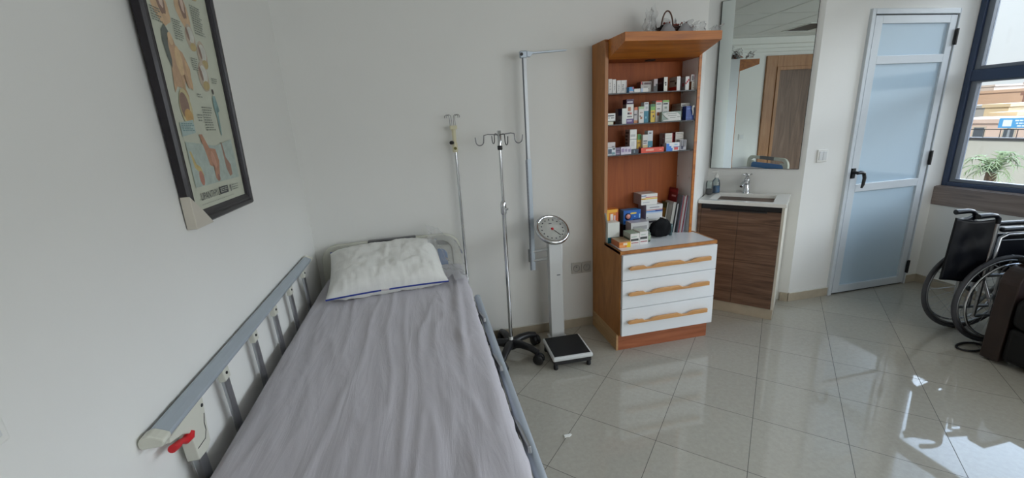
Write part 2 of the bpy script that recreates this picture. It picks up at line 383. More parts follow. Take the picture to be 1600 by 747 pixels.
MB().box(3.150, 3.162, YD-.004, YD+.045, 0, 2.085).box(3.162, 3.898, YD-.002, YD+.045, 2.078, 2.085).box(3.162, 3.892, YD-.002, YD+.045, 0, .012).build('door_gasket', M_black, d)
for z in (1.93, 1.06, .157):
    MB().tube([(3.897, YD-.027, z-.055), (3.897, YD-.027, z+.055)], .009, 10).box(3.885, 3.909, YD-.026, YD-.02, z-.05, z+.05).build('door_hinge', M_black, d)
hd = MB(); hd.box(3.160, 3.190, y0-.012, y0, .955, 1.03)
hd.tube([(3.175, y0-.01, 1.0), (3.175, y0-.05, 1.0)], .011, 10)
hd.tube([(3.160, y0-.05, 1.0), (3.19, y0-.052, 1.003), (3.215, y0-.055, .995), (3.226, y0-.056, .96), (3.222, y0-.056, .91), (3.212, y0-.056, .885)], [.012, .014, .013, .012, .011, .007], 10)
hd.build('door_handle', M_black, d)
# entrance door, seen in the mirror
e = thing('door_2', None, None, (XL, -.12, 0)); e['kind'] = 'structure'
MB().box(XL, XL+.03, .22, .39, 0, 2.26).box(XL, XL+.03, -.75, -.58, 0, 2.26).box(XL, XL+.03, -.58, .22, 2.10, 2.26).build('door_frame', M_doorf, e, bevel=.004)
MB().box(XL, XL+.014, -.58, .22, 0, 2.10).build('door_leaf', M_doorw, e)
MB().box(XL, XL+.045, .17, .22, 0, 2.1).box(XL, XL+.045, -.58, -.53, 0, 2.1).box(XL, XL+.045, -.53, .17, 2.05, 2.1).build('door_stop', M_doorf, e, bevel=.003)

# windows
def window(n, ya, yb):
    wdw = thing('window_%d' % n, None, None, (XW+.1, (ya+yb)/2, WZ0)); wdw['kind'] = 'structure'
    fx0, fx1 = XW+.06, XW+.15
    f = MB()
    f.box(fx0, fx1, ya, ya+.035, WZ0, WZ1).box(fx0, fx1, yb-.035, yb, WZ0, WZ1).box(fx0, fx1, ya+.035, yb-.035, WZ0, WZ0+.035).box(fx0, fx1, ya+.035, yb-.035, WZ1-.04, WZ1)
    f.box(fx0+.005, fx1, ya+.035, yb-.035, 1.615, 1.695)
    ym = (ya+yb)/2; f.box(fx0, fx1, ym-.035, ym+.035, WZ0+.035, WZ1-.04)
    f.build('window_frame', M_windark, wdw, bevel=.003)
    for (a, b) in ((ya+.035, ym-.035), (ym+.035, yb-.035)):
        for (z0, z1) in ((WZ0+.035, 1.615), (1.695, WZ1-.04)):
            s = MB(); t = .038
            s.box(fx0+.02, fx1-.02, a, a+t, z0, z1).box(fx0+.02, fx1-.02, b-t, b, z0, z1).box(fx0+.02, fx1-.02, a+t, b-t, z0, z0+.025).box(fx0+.02, fx1-.02, a+t, b-t, z1-.012, z1)
            so_ = s.build('window_sash', M_wingrey, wdw, bevel=.003)
            MB().box(fx0+.05, fx0+.056, a+t, b-t, z0+.025, z1-.012).build('window_pane', M_winglass, so_)
window(1, .05, YD-.003)
window(2, -2.05, -.15)

# ================================================================== OUTSIDE
def facade(name, label, X, ya, yb, z0, z1, dep, col, wins=(), roof=None, wcol=(90, 96, 104)):
    b = thing(name, label, 'building', (X+dep/2, (ya+yb)/2, z0))
    mm = mat('render_%d_%d_%d' % col, col, .9, bump=.3, bscale=2, var=.05, vscale=.5)
    MB().box(X, X+dep, ya, yb, z0, z1).build('building_wall', mm, b)
    pz = MB(); t = .25
    pz.box(X-.12, X+dep+.12, ya-.12, yb+.12, z1, z1+.22); pz.build('roof_parapet', mm, b)
    for (u0, u1, v0, v1) in wins:
        fo = MB().box(X-.04, X+.02, u0-.06, u1+.06, v0-.06, v1+.06).build('window_surround', mat('pale_surround', (200, 190, 175), .8), b)
        MB().box(X-.05, X-.03, u0, u1, v0, v1).build('window_opening', mat('outside_window', wcol, .3), fo)
    return b
G0 = -7.0
struct(MB().box(4.6, 200, -60, 120, G0-.2, G0).build('ground_street', mat('street_dust', (110, 104, 96), .95)))
facade('apartment_building', 'beige flat-roofed apartment block, highest and widest beyond the window', 50, 26.9, 31, G0, 1.75, 8, (214, 178, 150), [(28.2, 28.8, -.6, .3), (29.4, 30, -.6, .3)])
facade('apartment_building', 'grey apartment block standing in front of the beige one', 44, 25.1, 28, G0, .62, 5, (172, 170, 168), [(26.6, 27.3, -1.2, -.5)])
facade('house', 'cream house with a boxy upper floor beside the grey block', 40, 22.2, 23.5, G0, .72, 4, (226, 204, 168), [(22.5, 22.8, -.2, .3)])
facade('house', 'low cream house just above the blue street sign', 34, 18.5, 19.6, G0, .32, 4, (216, 196, 160), [(18.8, 19.1, -.6, -.1)])
facade('apartment_building', 'brown shaded block at the right edge of the window view', 45.5, 21.2, 24.6, G0, 1.42, 3.9, (156, 118, 104), [(23.2, 23.8, .2, .8), (21.6, 22.2, .2, .8)])  # brown facade colour carries the shadow on this block
facade('house', 'pinkish house behind the street wall with a dark doorway', 30, 15.2, 19.5, G0, .10, 3.5, (222, 196, 182), [(17.42, 17.86, -.75, -.13), (16.2, 16.6, -.7, -.2)])
facade('distant_building', 'small far rooftop block left on the skyline', 70, 40.7, 43, G0, 2.6, 8, (212, 196, 184), [(41.3, 41.7, 1.6, 2.1)])
facade('distant_building', 'small far rooftop block in the middle of the skyline', 90, 50.0, 52.0, G0, 2.9, 8, (206, 186, 176), [(50.5, 50.9, 1.9, 2.4)])
facade('distant_building', 'tall far tower block on the skyline above the brown block', 81, 41.2, 43.9, G0, 3.9, 8, (176, 150, 142), [(42.6, 43.2, 2.6, 3.2)])
facade('distant_building', 'wide pale far block right on the skyline', 60, 28.5, 32.5, G0, 2.45, 6, (204, 188, 178), [(30, 30.6, 1.6, 2.1)])
sw = MB().box(20, 20.3, 6, 16, G0, -.02, 0).box(19.95, 20.35, 6, 16, -.02, .06, 1)
tag(sw.build('street_wall', [mat('pale_render', (206, 206, 198), .9, var=.04, vscale=.6), mat('dark_coping', (70, 68, 70), .8)]), 'long pale street wall with a dark coping behind the palm', 'wall')
wb = thing('annex_building', 'white annex with slanting edge right of the palm', 'building', (16.6, 7.6, G0))
MB().prism([(8.9, -7), (8.55, .12), (6.0, .12), (6.0, -7)], 16.9, 18.5, 'X').build('building_wall', mat('white_render', (226, 220, 206), .9), wb)
MB().box(16.85, 16.9, 7.6, 8.3, -1.6, -.35).build('window_opening', mat('outside_window', (90, 96, 104), .3), wb)
rl = thing('roof_railing', 'thin dark roof railing below the blue sign', 'railing', (20.15, 11, .06))
for k in range(9):
    MB().tube([(20.15, 9.0+k*.45, .06), (20.15, 9.0+k*.45, .34)], .012, 6).build('railing_post', M_rubber, rl)
MB().tube([(20.15, 8.9, .34), (20.15, 12.7, .34)], .014, 6).build('top_rail', M_rubber, rl)
sg = thing('street_sign', 'blue signboard with faded white lettering on two posts', 'sign', (26, 13.8, G0))
board = MB().box(26, 26.06, 12.7, 14.65, .07, .50).build('sign_board', mat('sign_blue', (84, 160, 214), .6), sg)
for k, (a, b, z) in enumerate(((12.9, 14.1, .36), (13.0, 14.05, .24), (12.9, 14.0, .13))):
    m = MB(); random.seed(k); y = b
    while y > a:
        q = random.uniform(.05, .13); m.box(25.985, 26.0, y-q, y, z, z+.06); y -= q+.03
    m.build('sign_lettering', mat('sign_white', (225, 235, 240), .6), board)
MB().box(25.985, 26, 14.2, 14.5, .14, .42).build('sign_emblem', mat('sign_white', (225, 235, 240), .6), board)
for y in (13.0, 14.3): MB().tube([(26.1, y, G0), (26.1, y, .45)], .05, 8).build('sign_post', M_steel, sg)
# palm
pm = thing('palm_tree', 'feathery green palm in front of the pale street wall', 'tree', (16, 8.9, G0))
MB().tube([(16, 8.9, G0), (16.02, 8.92, -4), (16, 8.9, -.62)], [.17, .13, .12], 10).build('trunk', mat('palm_trunk', (120, 100, 80), .9), pm)
fm = MB(); random.seed(5)
for k in range(30):
    a = 2*pi*k/30+random.uniform(-.1, .1); Ln = random.uniform(.5, .8); lift = random.uniform(.15, .75)
    pts = []
    for i in range(9):
        t = i/8; pts.append(Vector((16+cos(a)*Ln*t*.9, 8.9+sin(a)*Ln*t*.9, -.62+lift*sin(t*pi*.62)*1.0-.28*t*t)))
    fm.tube(pts, .01, 4)
    for i in range(1, 9):
        p = pts[i]; dn = (pts[i]-pts[i-1]).normalized(); sd = dn.cross(Vector((0, 0, 1))).normalized()
        for s_ in (-1, 1):
            q = p+sd*s_*.22*(1-.5*i/8)+dn*.14-Vector((0, 0, .06))
            fm.add([p-dn*.025, p+dn*.025, q], [(0, 1, 2)])
fm.build('fronds', mat('palm_green', (140, 156, 118), .8), pm)

# ================================================================== MIRROR AND VANITY
mo = MB(NM)
def nm_box(mb, *a, **k): mb.box(*a, **k); return mb
mir = thing('wall_mirror_panel', 'tall frameless mirror on the angled wall above the sink', 'mirror', nloc(-.26, .435)+(1.056,), -A47)
MB(NM).box(-.5675, .040, .4275, .4395, 1.055, 2.286).build('mirror_backing', M_glassedge, mir)
MB(NM).box(-.560, .037, .4255, .4275, 1.058, 2.283).build('mirror_glass', M_mirror, mir)
va = thing('vanity_unit', 'dark oak two-door vanity cabinet on a tiled plinth', 'cabinet', nloc(-.28, .2)+(0,), -A47)
VX0, VX1, VD = -.551, .0, .427
MB(NM).box(VX0, VX1, .012, VD, 0, .083).build('plinth', M_base, va, bevel=.002)
MB(NM).box(VX0, VX1-.014, .018, VD, .083, .843).build('cabinet_body', M_van, va)
MB(NM).box(VX1-.014, VX1+.002, .004, VD, .083, .845).build('side_panel', mat('cream_edge', (205, 200, 186), .5), va)
MB(NM).box(VX0-.0, VX0+.022, .0, .018, .083, .843).build('end_strip', M_van, va)
for a, b in ((VX0+.024, -.2785), (-.2765, VX1-.016)):
    MB(NM).box(a, b, -.001, .017, .087, .805).build('cabinet_door', M_van, va, bevel=.0015)
MB(NM).box(VX0+.022, VX1-.016, .012, .018, .805, .843).build('finger_recess', M_black, va)
MB(NM).box(VX0+.09, -.10, -.004, .014, .796, .808).build('pull_profile', M_black, va, bevel=.001)
# basin
bs = thing('sink_basin', 'white rectangular washbasin top set on the dark vanity', 'sink', nloc(-.28, .2)+(.845,), -A47)
bm_ = MB(NM); bx0, bx1, by0, by1 = -.5505, .012, -.012, .427; ix0, ix1, iy0, iy1 = -.485, -.075, .045, .345; zt, zb = .870, .852
# rim as ring + sloped bowl
o8 = [(bx0, by0), (bx1, by0), (bx1, by1), (bx0, by1)]; i8 = [(ix0, iy0), (ix1, iy0), (ix1, iy1), (ix0, iy1)]; f8 = [(ix0+.08, iy0+.02), (ix1-.015, iy0+.02), (ix1-.015, iy1-.02), (ix0+.08, iy1-.02)]
vs = [(x, y, .845) for x, y in o8]+[(x, y, zt) for x, y in o8]+[(x, y, zt) for x, y in i8]+[(x, y, .80) for x, y in f8]
fs = [(i, (i+1) % 4, (i+1) % 4+4, i+4) for i in range(4)]+[(i+4, (i+1) % 4+4, (i+1) % 4+8, i+8) for i in range(4)]+[(i+8, (i+1) % 4+8, (i+1) % 4+12, i+12) for i in range(4)]+[(12, 13, 14, 15)]
bm_.add(vs, fs); bm_.build('basin', M_ceram, bs, bevel=.004)
MB(NM).lathe([(.0, .8005), (.02, .8005), (.022, .803), (.016, .805), (.0, .804)], (-.27, .18, 0)).build('drain', M_chrome, bs)
fa = thing('faucet', 'small chrome mixer tap with a cross handle behind the washbasin', 'tap', nloc(-.285, .388)+(.87,), -A47)
FM = NM @ Matrix.Translation(Vector((-.285, .388, .87)))
MB(FM).lathe([(.027, 0), (.027, .006), (.021, .012), (.020, .09), (.022, .10), (.018, .118), (0, .12)]).build('tap_body', M_chrome, fa)
MB(FM).tube([(0, -.005, .075), (-.015, -.05, .088), (-.022, -.085, .078), (-.024, -.10, .064)], [.014, .013, .012, .011], 12).build('spout', M_chrome, fa)
hh = MB(FM); hh.lathe([(.012, .118), (.011, .135), (.014, .14), (.0, .148)])
for k in range(4): hh.tube([(0, 0, .138), (.032*cos(k*pi/2+.4), .032*sin(k*pi/2+.4), .146)], [.0045, .006], 8)
hh.build('cross_handle', M_chrome, fa)
# soap bottles
sb = thing('soap_bottle', 'clear pump bottle half full of blue soap by the basin', 'bottle', nloc(-.495, .33)+(.87,), 0)
BM = NM @ Matrix.Translation(Vector((-.495, .33, .871)))
MB(BM).lathe([(.0, 0), (.030, .001), (.032, .01), (.031, .08), (.026, .10), (.013, .115), (.013, .125)]).build('bottle_body', M_pet, sb)
MB(BM).lathe([(.0, .002), (.0285, .003), (.0305, .012), (.030, .055), (.0, .056)]).build('liquid_soap', mat('blue_soap', (38, 128, 196), .15), sb)
MB(BM).lathe([(.015, .122), (.015, .14), (.006, .142), (.006, .16), (.013, .162), (.013, .172), (0, .173)]).tube([(0, 0, .168), (-.03, -.02, .166)], .005, 8).build('pump', M_whitepl, sb)
gl = thing('jar', 'small clear jar with dark contents beside the soap bottle', 'jar', nloc(-.525, .235)+(.87,), 0)
JM = NM @ Matrix.Translation(Vector((-.525, .235, .871)))
MB(JM).lathe([(.0, 0), (.022, .0), (.025, .01), (.028, .085), (.024, .10), (.024, .108)]).build('jar_glass', M_pet, gl)
MB(JM).lathe([(.0, .002), (.0205, .002), (.0245, .045), (0, .046)]).build('dark_contents', mat('dark_contents', (22, 28, 34), .3), gl)
# wall devices
def plate(name, label, cat, M, wd_, ht, group=None):
    t = thing(name, label, cat, tuple(M.translation), M.to_euler().z, group); return t
sw1 = thing('light_switch', 'white double rocker light switch left of the white door', 'switch', (2.885, YD, 1.096))
MB().box(2.84, 2.93, YD-.010, YD, 1.098, 1.190).build('switch_plate', M_whitepl, sw1, bevel=.004)
for a in (2.852, 2.886): MB().box(a, a+.032, YD-.014, YD-.009, 1.112, 1.176).build('rocker', mat('rocker_white', (212, 214, 214), .35), sw1, bevel=.002)
sw2 = thing('light_switch', 'white switch plate on the left wall, cut off at the photo edge', 'switch', (XL, .69, 1.05))
MB().box(XL, XL+.011, .64, .735, 1.05, 1.145).build('switch_plate', M_whitepl, sw2, bevel=.008, segs=3)
MB().box(XL+.010, XL+.015, .655, .72, 1.066, 1.13).build('rocker', mat('rocker_white', (212, 214, 214), .35), sw2, bevel=.002)
for k, x in enumerate((.970, 1.046)):
    s_ = thing('wall_socket', ('grey wall socket nearer the scale, left of the pair', 'grey wall socket touching the cabinet side, right of the pair')[k], 'socket', (x+.036, YB, .425), 0, 'pair of sockets above the skirting')
    MB().box(x, x+.073, YB-.010, YB, .425, .507).build('socket_plate', mat('socket_grey', (186, 184, 178), .45), s_, bevel=.003)
    R = Rot('X', 90)
    MB().lathe([(.025, .0), (.025, .004), (.022, .004), (.021, -.006), (0, -.006)], (x+.036, YB-.0095, .466), 24, R=R).build('socket_well', mat('socket_inner', (150, 148, 144), .5), s_)
    MB().lathe([(.003, 0), (.003, .012), (0, .012)], (x+.036, YB-.008, .476), 10, R=R).box(x+.026, x+.030, YB-.017, YB-.0155, .460, .464).box(x+.042, x+.046, YB-.017, YB-.0155, .460, .464).build('pins', M_steel, s_)

# ================================================================== MEDICINE CABINET
CX0, CX1, CYF, CYB = 1.130, 1.802, 2.262, 2.69
TX1 = 1.781; TYF = 2.50
cb = thing('medicine_cabinet', 'tall orange wooden display cabinet with white drawers and open shelves', 'cabinet', (1.46, 2.48, 0))
MB().box(CX0+.012, CX1, CYF+.033, CYB-.01, 0, .122).build('plinth', M_plinth, cb, bevel=.001)
MB().box(CX0-.001, CX0+.012, CYF+.033, CYB, 0, .122).build('plinth_side', M_pine, cb, bevel=.001)
# left side panel, tower and base in one board
MB().prism([(CYF, .122), (CYB, .122), (CYB, 1.945), (TYF, 1.945), (TYF, .70), (CYF, .70)], CX0, CX0+.020, 'X').build('side_panel', M_cabplain, cb, bevel=.001)
MB().box(TX1-.014, TX1, TYF, CYB, .70, 1.945).build('side_panel', M_towerwhite, cb)
MB().box(CX1-.018, CX1, CYF, CYB-.01, .122, .684).build('side_panel', M_cabplain, cb)
MB().box(TX1-.019, TX1, TYF-.006, TYF, .70, 1.90).build('edge_band', M_cabhood, cb)
MB().box(CX0, CX0+.0205, TYF-.006, TYF, .70, 1.93).build('edge_band', mat('pale_edge_band', (176, 124, 84), .5), cb)
MB().box(CX0+.020, TX1-.014, CYB-.012, CYB, .70, 1.93).build('back_panel', M_cab, cb)
MB().box(CX0+.020, TX1-.014, TYF, CYB, 1.834, 1.944).build('top_board', M_cab, cb)
hv = MB().prism([(TYF+.0, 1.834), (TYF+.0, 1.944), (2.288, 1.944), (2.288, 1.897)], CX0+.022, 1.753, 'X')
hv.build('hood', M_cabhood, cb, bevel=.001)
MB().lathe([(.0, 0), (.030, 0), (.034, .003), (.034, .006), (0, .006)], (1.47, 2.575, 1.828), 24).build('spotlight', M_black, cb)
# worktop
MB().box(CX0+.006, CX1-.004, CYF+.006, TYF, .684, .700, 0).box(CX0+.020, TX1-.014, TYF, CYB-.012, .684, .700, 0).box(CX0, CX1+.002, CYF-.006, CYF+.006, .682, .7015, 1).box(CX1-.004, CX1+.006, CYF+.006, TYF+.02, .682, .7015, 1).box(CX0, CX0+.006, CYF+.006, TYF-.006, .682, .7015, 1).build('worktop', [M_white, M_cabplain], cb)
MB().box(CX0+.020, CX1-.018, CYF+.004, CYF+.016, .122, .684).build('carcass_front', M_black, cb)
DY = CYF-.024
for z0, z1 in ((.516, .680), (.324, .512), (.131, .320)):
    dr = MB().box(CX0+.008, CX1-.008, DY, DY+.022, z0, z1).build('drawer', M_white, cb, bevel=.0015)
    hz = z1-.085 if z0 > .5 else z1-.088; xa, xb = 1.168, 1.735; L_ = xb-xa
    prof = [(0, .008), (.015, 0), (.9, 0), (1, 0)]
    top = [(1, .026), (.82, .026), (.79, .022), (.74, .011), (.68, .011), (.62, .026), (.36, .026), (.31, .020), (.27, .010), (.21, .010), (.18, .022), (.03, .022), (0, .014)]
    m = MB(); m.prism([(xa+u*L_, hz+v-.006) for u, v in [(0, .006), (.02, 0), (1, 0)]+top], DY-.030, DY-.014, 'Y')
    m.box(xa+.06, xa+.08, DY-.015, DY, hz, hz+.012).box(xb-.08, xb-.06, DY-.015, DY, hz, hz+.012)
    m.build('drawer_handle', M_handle, dr, bevel=.002)
SH = (1.641, 1.456, 1.267)
for z in SH:
    gsh = MB().box(CX0+.021, TX1-.015, 2.503, CYB-.014, z-.006, z, 0).box(CX0+.021, TX1-.015, 2.501, 2.503, z-.0062, z+.0002, 1).build('glass_shelf', [M_shelfglass, M_glassedge], cb)
    MB().ball((TX1-.017, 2.53, z-.010), .0035).ball((TX1-.017, 2.66, z-.010), .0035).ball((CX0+.023, 2.53, z-.010), .0035).build('shelf_pin', M_chrome, gsh)
MB().ball((TX1-.016, 2.662, 1.075), .004).ball((TX1-.016, 2.528, 1.076), .004).build('shelf_pin', M_chrome, cb)

# ------------------------------------------------------------------ cartons
def solid(col, rough=.4):
    return mat('print_%d_%d_%d' % tuple(col), col, rough, var=.02, vscale=20, coat=.15)
W = (222, 222, 220)
def carton(label, x0, x1, yf, dep, z0, h, front=W, side=None, bands=(), sbands=(), group=None, rz=0, name='medicine_box', cat='box', topc=None):
    """bands: (u0,u1,v0,v1,colour) in front-face fractions; sbands the same on the left side (u from back to front)"""
    cx, cy = (x0+x1)/2, yf+dep/2; wx, wy = (x1-x0)/2, dep/2
    M = at((cx, cy, z0), Rot('Z', rz)); b = MB(M); mats = [solid(front)]
    def mi(c):
        q = solid(c)
        if q not in mats: mats.append(q)
        return mats.index(q)
    e = min(.0012, (x1-x0)*.05)
    b.box(-wx, wx, -wy, wy, 0, h, 0)
    if side: b.add([(-wx-.0003, -wy, 0), (-wx-.0003, wy, 0), (-wx-.0003, wy, h), (-wx-.0003, -wy, h)], [(0, 3, 2, 1)], mi(side))
    if topc: b.add([(-wx, -wy, h+.0003), (wx, -wy, h+.0003), (wx, wy, h+.0003), (-wx, wy, h+.0003)], [(0, 1, 2, 3)], mi(topc))
    k = .0005
    for u0, u1, v0, v1, c in bands:
        k += .0001; b.add([(-wx+2*wx*u0, -wy-k, h*v0), (-wx+2*wx*u1, -wy-k, h*v0), (-wx+2*wx*u1, -wy-k, h*v1), (-wx+2*wx*u0, -wy-k, h*v1)], [(0, 1, 2, 3)], mi(c))
    for u0, u1, v0, v1, c in sbands:
        k += .0001; b.add([(-wx-k, wy-2*wy*u0, h*v0), (-wx-k, wy-2*wy*u1, h*v0), (-wx-k, wy-2*wy*u1, h*v1), (-wx-k, wy-2*wy*u0, h*v1)], [(0, 1, 2, 3)], mi(c))
    # closed end seam and thumb flap on the top
    b.add([(-wx*.9, -wy*.2, h+.0004), (wx*.9, -wy*.2, h+.0004), (wx*.9, -wy*.2+.0006, h+.0004), (-wx*.9, -wy*.2+.0006, h+.0004)], [(0, 1, 2, 3)], mi((150, 150, 150)))
    o = b.build(name, mats); return tag(o, label, cat, group)
T = (96, 98, 104); DK = (40, 42, 50)
def lines(n, u0, u1, v0, v1, c=T):
    out = []; random.seed(n*7+int(u1*100))
    for i in range(n):
        v = v1-(v1-v0)*(i+.5)/n; t = (v1-v0)/n*.28
        out.append((u0, u0+(u1-u0)*random.uniform(.6, 1), v-t, v+t, c))
    return out
g1, g2, g3, g4 = 'medicine cartons on the top glass shelf', 'medicine cartons on the middle glass shelf', 'medicine cartons on the bottom glass shelf', 'cartons piled on the cabinet worktop'
z = SH[0]
carton('white carton at the far left end of the top shelf', 1.169, 1.193, 2.53, .09, z, .086, bands=lines(3, .3, .7, .2, .8, (180, 180, 182)), group=g1)
carton('white carton second from left on the top shelf', 1.1955, 1.2185, 2.53, .09, z, .083, bands=lines(4, .4, .8, .2, .7, (150, 152, 158)), group=g1)
carton('white carton third from left on the top shelf, after a small gap', 1.231, 1.2565, 2.54, .08, z, .077, bands=lines(4, .3, .7, .2, .7, (160, 162, 168)), group=g1)
carton('white carton fourth from left on the top shelf, with a grey printed edge', 1.2585, 1.2955, 2.54, .08, z, .077, bands=lines(4, .2, .5, .2, .7)+[(.85, .92, .3, .9, (140, 130, 150))], group=g1)
carton('small flat blue carton lying on the top shelf', 1.300, 1.330, 2.515, .06, z, .034, (70, 150, 210), bands=[(0, 1, 0, .3, (200, 190, 200)), (.7, 1, .6, 1, (190, 120, 150))], group=g1)
carton('flat white carton lying left in front on the top shelf', 1.333, 1.374, 2.512, .03, z, .022, (230, 232, 230), group=g1)
carton('flat white carton with pale blue end lying in front on the top shelf', 1.377, 1.426, 2.512, .03, z, .024, (230, 230, 226), bands=[(0, .3, 0, 1, (176, 196, 224))], group=g1)
carton('grey-white carton with dark red header at mid top shelf', 1.398, 1.471, 2.552, .05, z, .065, (196, 194, 190), side=(110, 80, 70), bands=[(.0, .1, .75, 1, (190, 60, 60)), (.12, .24, .7, .95, (90, 20, 30)), (.3, .95, .72, .92, (80, 44, 48))]+lines(3, .3, .8, .3, .6, (150, 150, 150)), group=g1)
carton('narrow carton with black lower half on the top shelf', 1.476, 1.501, 2.53, .06, z, .076, (172, 160, 164), bands=[(0, 1, 0, .45, (24, 24, 26)), (.5, 1, .45, .62, (40, 38, 40))], group=g1)
carton('carton with a navy side and white front on the top shelf', 1.545, 1.570, 2.53, .075, z, .085, (226, 226, 218), side=(26, 32, 56), bands=[(.2, .7, .55, .66, DK), (.3, .7, .40, .52, (90, 90, 90))], sbands=[(.15, .7, .55, .68, (110, 104, 120))], group=g1)
carton('carton with a grey and bright red side on the top shelf', 1.636, 1.660, 2.53, .085, z, .086, (232, 232, 232), side=(168, 160, 156), sbands=[(0, 1, 0, .30, (180, 24, 20)), (.1, .75, .68, .76, (60, 50, 56)), (.75, .95, .45, .62, (30, 26, 26))], group=g1)
carton('carton with a red slanting stripe on its white front, top shelf', 1.697, 1.723, 2.53, .07, z, .084, (226, 224, 224), side=(150, 144, 146), bands=[(0, .35, .45, .58, (190, 30, 40)), (.3, .7, .56, .69, (190, 30, 40)), (.65, 1, .67, .82, (190, 30, 40))], sbands=[(.55, .8, .3, .55, (150, 40, 50))], group=g1)
lo = carton('small white carton with brown side carrying another, right end of the top shelf', 1.7415, 1.764, 2.53, .05, z, .052, (224, 224, 218), side=(140, 92, 56), bands=lines(3, .4, .8, .2, .8, (160, 150, 140)), group=g1)
carton('small white carton stacked on another at the right end of the top shelf', 1.738, 1.7635, 2.532, .05, z+.0535, .042, (228, 226, 228), bands=[(.3, .55, .15, .85, (70, 70, 76)), (.85, 1, .3, 1, (190, 150, 170))], group=g1)
z = SH[1]
carton('flat cream carton under the white one at the left end of the middle shelf', 1.155, 1.195, 2.512, .05, z, .018, (214, 214, 190), group=g2)
carton('white carton with grey lettering at the left end of the middle shelf', 1.153, 1.208, 2.512, .045, z+.0195, .049, (226, 228, 226), bands=[(.1, .85, .62, .8, (80, 84, 94)), (.15, .3, .38, .5, T), (.45, .85, .38, .5, T), (0, 1, 0, .08, (70, 96, 90))], group=g2)
bt = thing('medicine_bottle', 'dark glass bottle with a silver cap at the left of the middle shelf', 'bottle', (1.187, 2.62, z))
MB().lathe([(0, 0), (.019, 0), (.02, .01), (.02, .085), (.010, .104), (.010, .112)], (1.187, 2.62, z)).build('bottle_body', mat('dark_bottle', (26, 24, 34), .2), bt)
MB().lathe([(.012, .108), (.012, .128), (0, .129)], (1.187, 2.62, z)).build('cap', M_steel, bt)
carton('white carton with grey and navy side on the middle shelf', 1.263, 1.292, 2.53, .095, z, .094, (222, 226, 222), side=(164, 164, 176), sbands=[(.42, 1, .55, 1, (34, 54, 96)), (.5, .85, .22, .28, T)], group=g2)
carton('tall white carton with a deep purple top band, tallest on the middle shelf', 1.297, 1.3455, 2.54, .05, z, .148, (232, 230, 226), side=(150, 138, 140), bands=[(0, 1, .80, 1, (58, 22, 72)), (.1, .85, .86, .91, (220, 210, 225)), (0, 1, .0, .20, (92, 56, 130)), (.1, .8, .08, .15, (190, 180, 205)), (.2, .6, .52, .68, (180, 110, 80)), (.15, .45, .38, .46, (60, 30, 60)), (.5, .75, .38, .46, (200, 90, 80)), (.1, .8, .27, .31, T)], sbands=[(0, 1, .80, 1, (48, 18, 60))], group=g2)
carton('small white carton with orange top and bottom on the middle shelf', 1.351, 1.3755, 2.54, .04, z, .098, (206, 202, 206), bands=[(0, 1, .82, 1, (226, 120, 70)), (0, 1, 0, .18, (214, 140, 90)), (0, .7, .5, .58, T)], group=g2)
carton('white carton with pale green top and a brown round picture, middle shelf', 1.378, 1.412, 2.53, .04, z, .100, (226, 224, 220), bands=[(0, 1, .85, 1, (170, 206, 160)), (.3, .7, .24, .38, (160, 96, 60)), (.15, .35, .38, .46, DK), (.2, .8, .6, .66, (180, 160, 150))], group=g2)
carton('white and teal carton on the middle shelf', 1.419, 1.450, 2.54, .045, z, .126, (214, 218, 222), bands=[(0, 1, 0, .57, (8, 120, 146)), (.3, .6, .2, .3, (120, 190, 210)), (.15, .8, .9, .94, T), (.3, .8, .66, .78, (180, 184, 190))], group=g2)
carton('green and yellow carton on the middle shelf', 1.466, 1.4965, 2.54, .05, z, .112, (226, 190, 30), side=(150, 170, 156), bands=[(0, 1, .66, 1, (110, 170, 70)), (0, 1, .86, 1, (40, 110, 60)), (.15, .8, .52, .58, (110, 80, 20)), (.5, .8, .28, .40, (90, 50, 20))], group=g2)
carton('white carton with orange-red top edge on the middle shelf', 1.504, 1.547, 2.545, .05, z, .131, (214, 210, 206), bands=[(0, 1, .93, 1, (220, 80, 60)), (.1, .8, .82, .87, T), (.2, .6, .3, .46, (160, 90, 60)), (.2, .7, .6, .64, T)], group=g2)
carton('white carton with light green top edge on the middle shelf', 1.561, 1.606, 2.56, .04, z, .133, (206, 206, 202), bands=[(0, 1, .90, 1, (140, 184, 90)), (.1, .8, .8, .86, DK), (.3, .7, .6, .7, (140, 150, 140)), (.15, .8, .4, .47, T)], group=g2)
lbx = carton('wide low carton with a white leaf-shaped front leaning out on the middle shelf', 1.528, 1.664, 2.510, .024, z, .060, (132, 150, 140), name='medicine_box', group=g2)
lm = MB(); poly = []
for i in range(25):
    a = pi*i/24*1.0; poly.append((i/24, .95*sin(a*.5+.0)**.6 if i < 12 else .95*(1-((i-12)/12)**2.4*.75)))
pts = [(0, .85), (.2, .95), (.6, .98), (.8, .9), (.95, .6), (1, .3), (1, .05), (.05, .05), (.05, .15), (.35, .2), (.15, .5)]
lm.prism([(1.530+.132*u, z+.058*v) for u, v in pts], 2.5065, 2.5095, 'Y')
lp_ = lm.build('carton_front', solid((206, 206, 202)), lbx)
lq = MB()
for (a, b, c) in ((.2, .75, .78), (.3, .75, .58), (.4, .7, .36), (.8, .95, .42)): lq.box(1.530+.132*a, 1.530+.132*b, 2.5058, 2.5065, z+.058*c, z+.058*c+.003)
lq.build('printed_lines', solid((110, 120, 110)), lbx)
